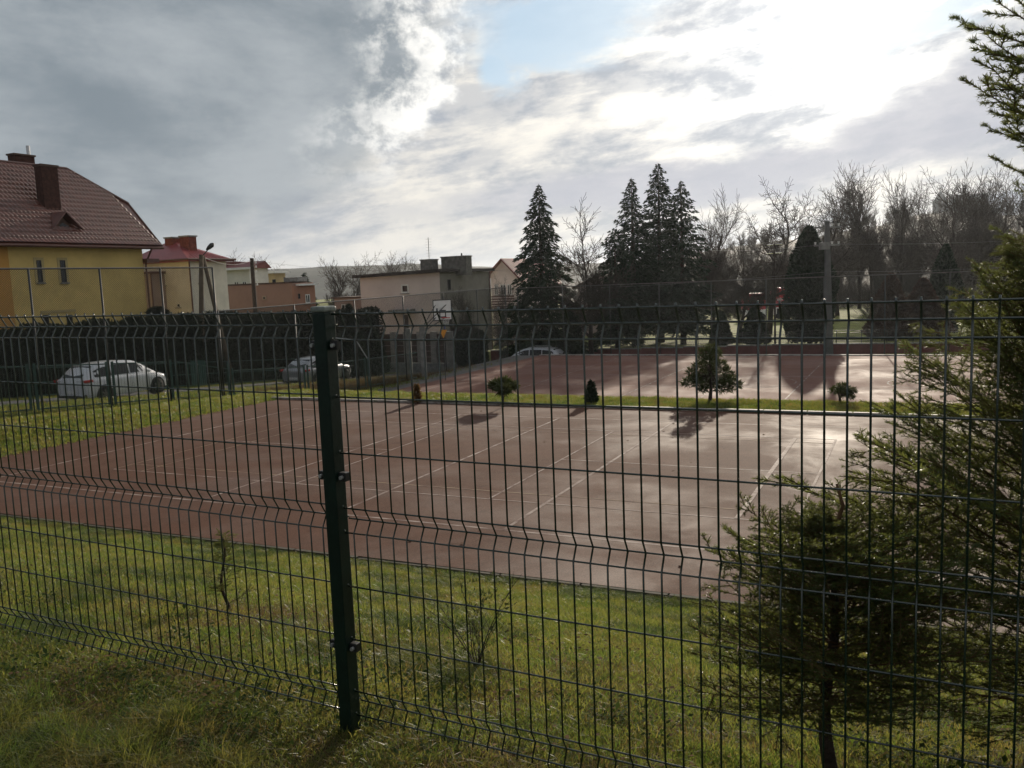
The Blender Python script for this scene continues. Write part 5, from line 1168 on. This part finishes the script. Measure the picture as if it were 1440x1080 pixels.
# ------------------------------------------------------------------ green welded mesh fence in front
SP = .0568; ROWS = [(0, 0), (.0455, 1), (.091, 0), (.291, 0), (.491, 0), (.691, 0), (.736, 1), (.781, 0), (.981, 0), (1.181, 0), (1.381, 0), (1.426, 1), (1.471, 0)]
def fence_panel(P0, ang, first, n, label, ztop, slope=0.):
    d = Vector((math.cos(ang), math.sin(ang), 0)); nr = Vector((-math.sin(ang), math.cos(ang), 0))
    if ang > 1.6: nr = -nr
    base = Vector((P0.x, P0.y, CZ+ztop)); e = empty('mesh_fence_panel', base+Vector((0, 0, -1.5)), label, 'fence panel', None); o0 = e.location
    prof = [(-.012, 0)]+[(z, b_*.026) for z, b_ in ROWS]+[(1.484, 0)]
    mb = MB(); mb.tube([nr*b_+Vector((0, 0, 1.5-z)) for z, b_ in prof], .0031, 6); me = bpy.data.meshes.new('vertical_wire'); me.from_pydata(mb.v, [], mb.f); me.materials.append(MT['fence']); me.polygons.foreach_set('use_smooth', [True]*len(me.polygons))
    for i in range(n):
        t = first+i*SP; link('vertical_wire', me, e, d*t+Vector((0, 0, slope*t)))
    L = first+(n-1)*SP+.012
    for z, b_ in ROWS:
        b = MB(); off = nr*(b_*.026+.0048); P = []
        for k in range(9):
            t = first-.042+(L-first+.042)*k/8; P.append(d*t+off+Vector((0, 0, 1.5-z+slope*t+random.uniform(-.0007, .0007))))
        b.tube(P, .0032, 6); b.build('horizontal_wire', MT['fence'], e, True)
    return e
FO = Vector((-.584, 3.006, 0)); A_R, A_L = -.490, -.483
fence_panel(FO, A_R, 0., 44, 'green welded mesh fence panel right of the near post', -.0932)
fence_panel(Vector(FO), math.pi+A_L, .652-10*SP, 46, 'green welded mesh fence panel left of the near post', -.0872, .0065)
def fence_post(t, ang, label, z0=-1.72):
    d = Vector((math.cos(ang), math.sin(ang), 0)); nr = Vector((-d.y, d.x, 0)); p = FO+d*t; p.z = CZ+z0; e = empty('fence_post', p, label, 'fence post', None)
    h = -z0-.085; b = MB(); b.box((0, 0, h/2), d*.027, nr*.030, (0, 0, h/2)); b.build('post', MT['post'], e, bevel=.004)
    b = MB(); b.box((0, 0, h+.011), d*.0315, nr*.0345, (0, 0, .010)); b.build('post_cap', MT['cap'], e, bevel=.006)
    for z in (-.20, -.668, -1.30):
        for s in (-1, 1):
            b = MB(); b.box(d*s*.043+nr*.002+Vector((0, 0, z-z0)), d*.016, nr*.013, (0, 0, .016)); c = b.build('clamp', MT['black'], e, bevel=.003)
            b = MB(); q = d*s*.046-nr*.012+Vector((0, 0, z-z0)); b.tube([q, q-nr*.012], .007, 8); b.build('bolt', MT['galv'], c)
    return e
fence_post(-.072, A_R, 'dark green square fence post with a grey cap and black clamps, in the foreground')
fence_post(2.50, A_R, 'green fence post at the right end of the right mesh panel, outside the picture', -1.72)
fence_post(-2.72, A_L, 'green fence post at the left end of the left mesh panel, outside the picture', -1.72)
fence_panel(FO, A_R, 2.58, 44, 'green welded mesh fence panel farther right, beyond the picture', -.0932)
fence_panel(Vector(FO), math.pi+A_L, 2.80, 44, 'green welded mesh fence panel farther left, beyond the picture', -.0872, .0065)
fence_post(5.10, A_R, 'green fence post at the far right end of the fence, beyond the picture')
fence_post(-5.36, A_L, 'green fence post at the far left end of the fence, beyond the picture')
# a bent wire tail by the top clamp
b = MB(); q = FO+Vector((.03, 0, CZ-.205)); b.tube([q+Vector((-.05, .0, .03)), q+Vector((.02, 0, .02)), q+Vector((.055, 0, -.045))], .0022, 5); tag(b.build('wire_tail', MT['galv']), 'short bent steel wire end sticking out beside the top clamp of the fence post', 'wire')
# ------------------------------------------------------------------ near spruces
def needle_shoot_arrays(P, D, ln, rs, nl=.017, w=.0011, dens=620, lift=.35):
    """needles round a shoot that starts at P, direction D, length ln"""
    n = max(6, int(ln*dens)); t = rs.rand(n)*ln; a = rs.rand(n)*6.283
    D = D/np.linalg.norm(D); X = np.cross(D, [0, 0, 1.]); X = X/(np.linalg.norm(X)+1e-9); Yv = np.cross(X, D)
    radial = X[None]*np.cos(a)[:, None]+Yv[None]*(np.sin(a)[:, None]*.75+.12)
    d = radial*.80+D[None]*(.62+.25*rs.rand(n))[:, None]; d /= np.linalg.norm(d, axis=1)[:, None]
    B = P[None]+D[None]*t[:, None]; s = (nl*(.7+.5*rs.rand(n))*(1-.35*(t/ln)**3))[:, None]
    wv = np.cross(d, rs.randn(n, 3)); wv /= np.linalg.norm(wv, axis=1)[:, None]
    return np.stack([B-wv*w, B+wv*w, B+d*s*.7+wv*w*.6, B+d*s], 1).reshape(-1, 3)
def spruce_branch(seed, L=1., shoots=26, nl=.017, w=.0011, dens=620, droop=.12, curve_up=.1):
    """branch along +x of length L: twig mesh + needle mesh"""
    rs = np.random.RandomState(seed); tb = MB(); NV = []
    ax = [Vector((L*t, .03*L*math.sin(t*5+seed), -droop*L*t*t+curve_up*L*t)) for t in np.linspace(0, 1, 9)]
    tb.tube(ax, [.0065*(1-.75*i/8)*max(.5, L) for i in range(9)], 5)
    def pos(t): f = t*8; j = min(7, int(f)); return ax[j].lerp(ax[j+1], f-j), (ax[j+1]-ax[j]).normalized()
    for i in range(8): 
        p, q = ax[i], ax[i+1]
        if i >= 2: NV.append(needle_shoot_arrays(np.array(p), np.array(q-p), (q-p).length, rs, nl, w, dens))
    for i in range(shoots):
        t = .10+.88*(i+rs.rand())/shoots; p, d = pos(t); s = 1 if i % 2 else -1
        side = Vector((0, s, 0)); dd = (d*(.75+rs.rand()*.3)+side*(.75+.3*rs.rand())+Vector((0, 0, (rs.rand()-.55)*.5))).normalized()
        l = L*(.12+.36*(1-t)**.8*min(1, t*3.5))*(.55+.8*rs.rand())
        tb.tube([p, p+dd*l], [.0022, .0010], 3, False); NV.append(needle_shoot_arrays(np.array(p), np.array(dd), l, rs, nl, w, dens))
        if l > .12*L:
            for k in range(3):
                q = p+dd*l*(.3+.22*k); s2 = 1 if k % 2 else -1; d2 = (dd+side.cross(Vector((0, 0, 1)))*s2*s*.8+d*.2+Vector((0, 0, (rs.rand()-.6)*.4))).normalized(); l2 = l*(.5-.1*k)
                tb.tube([q, q+d2*l2], [.0015, .0008], 3, False); NV.append(needle_shoot_arrays(np.array(q), np.array(d2), l2, rs, nl, w, dens))
    V = np.concatenate(NV); me = np_mesh('needles', V, np.arange(len(V)).reshape(-1, 4), MT['needle'])
    tm = bpy.data.meshes.new('branch'); tm.from_pydata(tb.v, [], tb.f); tm.materials.append(MT['twig']); return tm, me
BR = {'long': [spruce_branch(100+i, .7, 17, .019, .0012, 520, .02, .16) for i in range(8)],
      'top': [spruce_branch(200+i, .3, 5, .019, .0013, 620, -.12, .15) for i in range(5)],
      'dense': [spruce_branch(300+i, .45, 13, .016, .0012, 560, -.02, .15) for i in range(7)]}
def near_spruce(label, P, H, radius_fn, nbr, kind, elev_fn, seed, trunk_r=.03, h0=.06, lean=(0, 0), skip=None, name='spruce_tree'):
    rs = random.Random(seed); e = empty(name, P, label, 'tree'); b = MB()
    def ax(h): f = h/H; return Vector((lean[0]*f+.02*math.sin(f*7+seed), lean[1]*f+.02*math.cos(f*5), h))
    b.tube([ax(H*k/10) for k in range(11)], [trunk_r*(1-.9*k/10)+.004 for k in range(11)], 8); b.build('trunk', MT['trunk'], e, True)
    for i in range(nbr):
        f = ((i+rs.random())/nbr); h = H*(h0+(1-h0)*f**.9); a = i*2.39996+rs.uniform(-.4, .4); Lb = radius_fn(h/H)*rs.uniform(.6, 1.18)
        if skip and skip(h/H, a, rs): continue
        kd = 'top' if (kind == 'big' and h/H > .66) else ('long' if kind == 'big' else 'dense')
        tw, nd = BR[kd][rs.randrange(len(BR[kd]))]; base = {'long': .7, 'top': .3, 'dense': .45}[kd]; s = Lb/base
        o = link('branch', tw, e, ax(h)); o.rotation_euler = (rs.uniform(-.35, .35), -elev_fn(h/H)+rs.uniform(-.12, .12), a)
        sy = max(.55, min(1.5, s)) if s < 1 else s
        o.scale = (s, (s+1)/2 if s < 1 else s, (s+1)/2 if s < 1 else s)
        link('needles', nd, o)
    return e, ax
def rad_big(f):
    return float(np.interp(f, [0, .1, .25, .35, .45, .53, .60, .70, .76, .81, .92, 1.], [.55, .72, .88, .74, .56, .42, .26, .15, .20, .31, .30, .10]))
pB = at(1474, 900, 2.86); zB = Tz(pB.x, pB.y); HB = at(1436, -30, 2.86).z-zB
near_spruce('tall young spruce at the right edge, its thin top shoots crossing the sky', (pB.x, pB.y, zB), HB, rad_big, 260, 'big', lambda f: float(np.interp(f, [0, .2, .45, .6, .70, .92, 1.], [-.1, .2, .66, .70, .22, .25, .9])), 5, .034, .05, (-.02, 0), lambda f, a, rs: f > .62 and rs.random() < .40)
def rad_small(f): return float(np.interp(f, [0, .28, .36, .5, .65, .80, .9, 1.], [.1, .26, .42, .48, .47, .37, .18, .04]))
pS = at(1172, 1062, 2.62); zS = Tz(pS.x, pS.y); HS = at(1174, 742, 2.62).z-zS
e_s, axs = near_spruce('smaller bushy spruce with a crooked bare leader, left of the tall spruce behind the fence', (pS.x, pS.y, zS), HS, rad_small, 120, 'small', lambda f: -.15+.80*f, 9, .022, .27, (-.03, .0))
b = MB(); c = axs(HS*.93); b.tube([c, c+Vector((.0, 0, .07)), c+Vector((.035, 0, .085)), c+Vector((.05, 0, .13)), c+Vector((.03, 0, .20))], [.009, .008, .007, .006, .004], 7); b.tube([c+Vector((0, 0, .07)), c+Vector((-.02, 0, .085)), c+Vector((-.018, 0, .10))], [.007, .005, .004], 6)
b.build('leader', MT['twig'], e_s, True)
# small plants on the bank behind the fence
p = at(322, 890, 5.15); z = Tz(p.x, p.y)
near_spruce('thin young spruce seedling on the bank left of the fence post', (p.x, p.y, z), .50, lambda f: .17*(1-f)+.04, 13, 'small', lambda f: .4, 21, .008, .10)
p = at(672, 960, 3.9); z = Tz(p.x, p.y); e = empty('bare_shrub', (p.x, p.y, z), 'wispy leafless little shrub on the bank right of the fence post', 'shrub')
b = MB(); rs = random.Random(4)
for i in range(9):
    a = rs.uniform(0, 6.28); l = rs.uniform(.25, .48); q = Vector((0, 0, 0)); d = Vector((math.cos(a)*.28, math.sin(a)*.28, 1)).normalized(); P = [q]
    for k in range(4): d = (d+Vector((rs.uniform(-.2, .2), rs.uniform(-.2, .2), 0))).normalized(); P.append(P[-1]+d*l/4)
    b.tube(P, [.0035, .003, .0024, .0018, .001], 4, False)
    for k in range(7):
        j = rs.randrange(1, 4); q = P[j].lerp(P[j+1], rs.random()); dd = (d+Vector((rs.uniform(-.9, .9), rs.uniform(-.9, .9), rs.uniform(-.1, .5)))).normalized(); b.tube([q, q+dd*rs.uniform(.04, .12)], [.0014, .0007], 3, False)
b.build('stems', MT['trunk'], e)
link('small_leaves', clump_mesh('small_leaves', 170, .2, .022, MT['pine'], 77, 1.1, .25), e, (0.02, 0, .27))
# ------------------------------------------------------------------ grass
def blade_clump(seed, n, rad, h, w, m, lean=.5, bend=.5):
    rs = np.random.RandomState(seed); a = rs.rand(n)*6.283; r = rad*np.sqrt(rs.rand(n)); B = np.stack([r*np.cos(a), r*np.sin(a), -.01+0*a], -1)
    h_ = h*(.45+.8*rs.rand(n)); la = rs.rand(n)*6.283; le = lean*rs.rand(n); D = np.stack([np.cos(la)*le, np.sin(la)*le, np.ones(n)], -1)
    wa = rs.rand(n)*6.283; Wv = np.stack([np.cos(wa), np.sin(wa), 0*wa], -1)*(w*(.6+.8*rs.rand(n)))[:, None]
    M1 = B+D*(h_*.5)[:, None]; D2 = D.copy(); D2[:, :2] *= 1+bend*2.5; D2[:, 2] *= .75; T_ = M1+D2*(h_*.5)[:, None]
    V = np.stack([B-Wv, B+Wv, M1+Wv*.75, M1-Wv*.75, T_], 1).reshape(-1, 3); I = (np.arange(n)*5)[:, None]
    F = np.concatenate([I+np.array([0, 1, 2]), I+np.array([0, 2, 3]), I+np.array([3, 2, 4])])
    return proto(np_mesh('blades', V, F, m))
def grass_mat(name, cols, rough=.5, trans=.45, tc=(.22, .26, .04)):
    m = bpy.data.materials.new(name); m.use_nodes = True; t = m.node_tree; b = NB(t); p = t.nodes['Principled BSDF']; out = t.nodes['Material Output']
    oi = t.nodes.new('ShaderNodeObjectInfo'); g = t.nodes.new('ShaderNodeNewGeometry'); n = b.noise(g.outputs['Position'], .9, 4, .6); n2 = b.noise(g.outputs['Position'], 5., 3, .6)
    f = b.add(b.mul(oi.outputs['Random'], .35), b.mul(n, .45), b.mul(n2, .35)); r = t.nodes.new('ShaderNodeValToRGB'); t.links.new(f, r.inputs[0])
    r.color_ramp.elements[0].position = .32; r.color_ramp.elements[0].color = (*cols[0], 1); r.color_ramp.elements[1].position = .78; r.color_ramp.elements[1].color = (*cols[-1], 1)
    for i, c in enumerate(cols[1:-1]): q = r.color_ramp.elements.new(.32+.46*(i+1)/(len(cols)-1)); q.color = (*c, 1)
    t.links.new(r.outputs[0], p.inputs['Base Color']); p.inputs['Roughness'].default_value = rough; p.inputs['Specular IOR Level'].default_value = .22
    tr = t.nodes.new('ShaderNodeBsdfTranslucent'); vm = t.nodes.new('ShaderNodeVectorMath'); vm.operation = 'MULTIPLY'; t.links.new(r.outputs[0], vm.inputs[0]); vm.inputs[1].default_value = (2.3, 2.1, 1.3); t.links.new(vm.outputs[0], tr.inputs[0])
    ms = t.nodes.new('ShaderNodeMixShader'); ms.inputs[0].default_value = trans; t.links.new(p.outputs[0], ms.inputs[1]); t.links.new(tr.outputs[0], ms.inputs[2]); t.links.new(ms.outputs[0], out.inputs[0]); return m
G1 = grass_mat('bank_grass', [(.034, .070, .018), (.070, .108, .026), (.135, .150, .044), (.13, .105, .048)], .42)
G2 = grass_mat('tall_grass', [(.030, .058, .016), (.055, .088, .024), (.105, .115, .032), (.15, .125, .05)], .6)
G3 = grass_mat('dead_grass', [(.05, .035, .018), (.10, .07, .035), (.15, .115, .06), (.08, .045, .025)], .6, .25)
def pts_in(n, fn, cond):
    out = []
    while len(out) < n:
        p = fn(); 
        if cond(*p): out.append(p)
    return out
def visible(x, y, pad=3.): return y > .4 and abs(x) < y*.66+pad
def scatter(name, n, u0, u1, v0, v1, protos, s0, s1, label, cat, cond=lambda u, v: True, tilt=.12, bias=None, dz=0.):
    P, Ro, Sc = [], [], []; k = 0
    while len(P) < n and k < n*30:
        k += 1; u = random.uniform(u0, u1); v = v0+(v1-v0)*(random.random()**(bias or 1)); p = W(u, v)
        if not visible(p.x, p.y) or not cond(u, v): continue
        P.append((p.x, p.y, Tz(p.x, p.y)+dz)); Ro.append((random.uniform(-tilt, tilt), random.uniform(-tilt, tilt), random.uniform(0, 6.28))); s = random.uniform(s0, s1); Sc.append((s, s, s*random.uniform(.7, 1.3)))
    return instancer(name, P, Ro, Sc, protos, 'stuff', label, cat)
short = [blade_clump(i, 150, .13, .029, .0014, G1, 1.0, .6) for i in range(4)]
G4 = grass_mat('dark_tuft_grass', [(.018, .038, .012), (.030, .056, .016), (.055, .078, .022), (.09, .10, .03)], .5, .3)
tuft = [blade_clump(20+i, 110, .07, .085, .0017, G4, 1.0, .9) for i in range(3)]
long_ = [blade_clump(30+i, 120, .09, .13, .0017, G2, 1.1, 1.0) for i in range(4)]
deadp = [blade_clump(40+i, 45, .10, .045, .0016, G3, 1.6, .6) for i in range(3)]
def patch(x, y, s=1.): return math.sin(x*1.3*s+y*.7*s)+math.sin(y*2.1*s-x*.9*s+1.3)+.7*math.sin(x*3.7*s+y*3.1*s)
onbank = lambda u, v: v < 8.6
scatter('bank_grass', 24000, -19, 8, 2.2, 8.62, short, .8, 1.35, 'short yellow green grass covering the bank between the fence and the court', 'grass', lambda u, v: patch(u*1.4, v*1.4) > -1.0 or random.random() < .35)
scatter('bank_tufts', 7000, -19, 8, 2.6, 8.62, tuft, .4, .95, 'darker grass tufts dotted over the bank', 'grass', lambda u, v: patch(u*1.9+1, v*2.3) > .9 or v > 8.4)
scatter('dead_grass', 2600, -10, 5, 1.6, 4.6, deadp, .7, 1.3, 'dry brown grass and debris along the foot of the fence', 'dry grass', lambda u, v: abs(v-3.1+.3*math.sin(u*2)) < 1.0 and patch(u*2, v*2) > -1.0)
scatter('tall_grass', 4200, -8, 5, -.6, 2.75, long_, .40, .80, 'long tangled green grass on the near side of the fence', 'grass', lambda u, v: v < 2.12 or (v < 2.35 and patch(u*2, v*2) > .9), .25)
scatter('near_short_grass', 9500, -8, 5, -.6, 2.9, short, .7, 1.2, 'short green grass in the foreground under the long grass', 'grass')
scatter('verge_grass', 5200, -22.6, -18.3, 11, 23, [blade_clump(60+i, 60, .28, .075, .006, G1, .9, .5) for i in range(3)], .8, 1.4, 'rough green grass between the near court and the ball fence', 'grass')
scatter('strip_grass', 3400, -19, 11, 21.25, 23.6, [blade_clump(70+i, 55, .2, .075, .006, G1, .8, .5) for i in range(3)], .8, 1.3, 'grass on the narrow strip between the two courts', 'grass')
scatter('roadside_grass', 2600, -29.4, -22.8, 12, 52, [blade_clump(80+i, 40, .4, .10, .012, G1, .9, .5) for i in range(3)], .8, 1.4, 'grass verge between the ball fence and the road', 'grass')
scatter('far_verge_grass', 1600, -37.0, -35.2, 14, 55, [blade_clump(85+i, 40, .4, .09, .014, G1, .9, .5) for i in range(2)], .8, 1.4, 'grass verge at the foot of the long hedge', 'grass')
scatter('path_weeds', 900, -24.6, -23.3, 27, 50, [blade_clump(90+i, 36, .25, .28, .010, G3, .8, .5) for i in range(2)], .6, 1.3, 'dark dry weeds along the fence of the far court', 'weeds')
# fallen leaves and broad weeds near the post
def leafbits(seed, n, m, size, up=.3):
    rs = np.random.RandomState(seed); V = []; 
    for i in range(n):
        c = np.array([rs.randn()*.07, rs.randn()*.07, rs.rand()*.03]); a = rs.rand()*6.28; s = size*(.5+rs.rand()); d = np.array([math.cos(a), math.sin(a), up*(rs.rand()-.2)])*s; w = np.array([-math.sin(a), math.cos(a), .5*(rs.rand()-.5)])*s*.38
        V += [c, c+d*.5+w, c+d, c+d*.5-w]
    V = np.array(V); return proto(np_mesh('leaf', V, np.arange(len(V)).reshape(-1, 4), m))
mleaf = mat('dry_leaf', (.10, .062, .034), .95, .4, 20, spec=.08, trans=.2, tcol=(.25, .13, .05)); mweed = mat('broad_weed', (.030, .050, .016), .85, .4, 14, trans=.3, tcol=(.10, .14, .03), spec=.05)
scatter('fallen_leaves', 1500, -8, 4.5, 1.4, 5.2, [leafbits(i, 8, mleaf, .019) for i in range(3)], .6, 1.3, 'curled brown fallen leaves scattered along the fence', 'leaves', lambda u, v: patch(u*2.3, v*2.3) > .2)
scatter('broad_weeds', 800, -7, 4.5, 1.0, 3.4, [leafbits(10+i, 44, mweed, .015, 1.2) for i in range(3)], .7, 1.4, 'low broad leaved weeds under the fence', 'weeds', lambda u, v: patch(u*1.5+2, v*2.0) > .1)
scatter('court_litter', 170, -17, 4, 9.2, 20.8, [leafbits(30+i, 2, mleaf, .05) for i in range(2)], .5, 1.2, 'a few small dead leaves blown over the near court', 'leaves')
# ------------------------------------------------------------------ air
def haze(density):
    b = MB(); b.xbox(-2550, 2550, -90, 3350, CZ-17, CZ+62); m = bpy.data.materials.new('haze'); m.use_nodes = True; t = m.node_tree; t.nodes.clear()
    v = t.nodes.new('ShaderNodeVolumePrincipled'); v.inputs['Color'].default_value = (.88, .93, 1, 1); v.inputs['Density'].default_value = density; v.inputs['Anisotropy'].default_value = .58
    o = t.nodes.new('ShaderNodeOutputMaterial'); t.links.new(v.outputs[0], o.inputs['Volume']); tag(b.build('haze', m), kind='stuff')
haze(.00011)
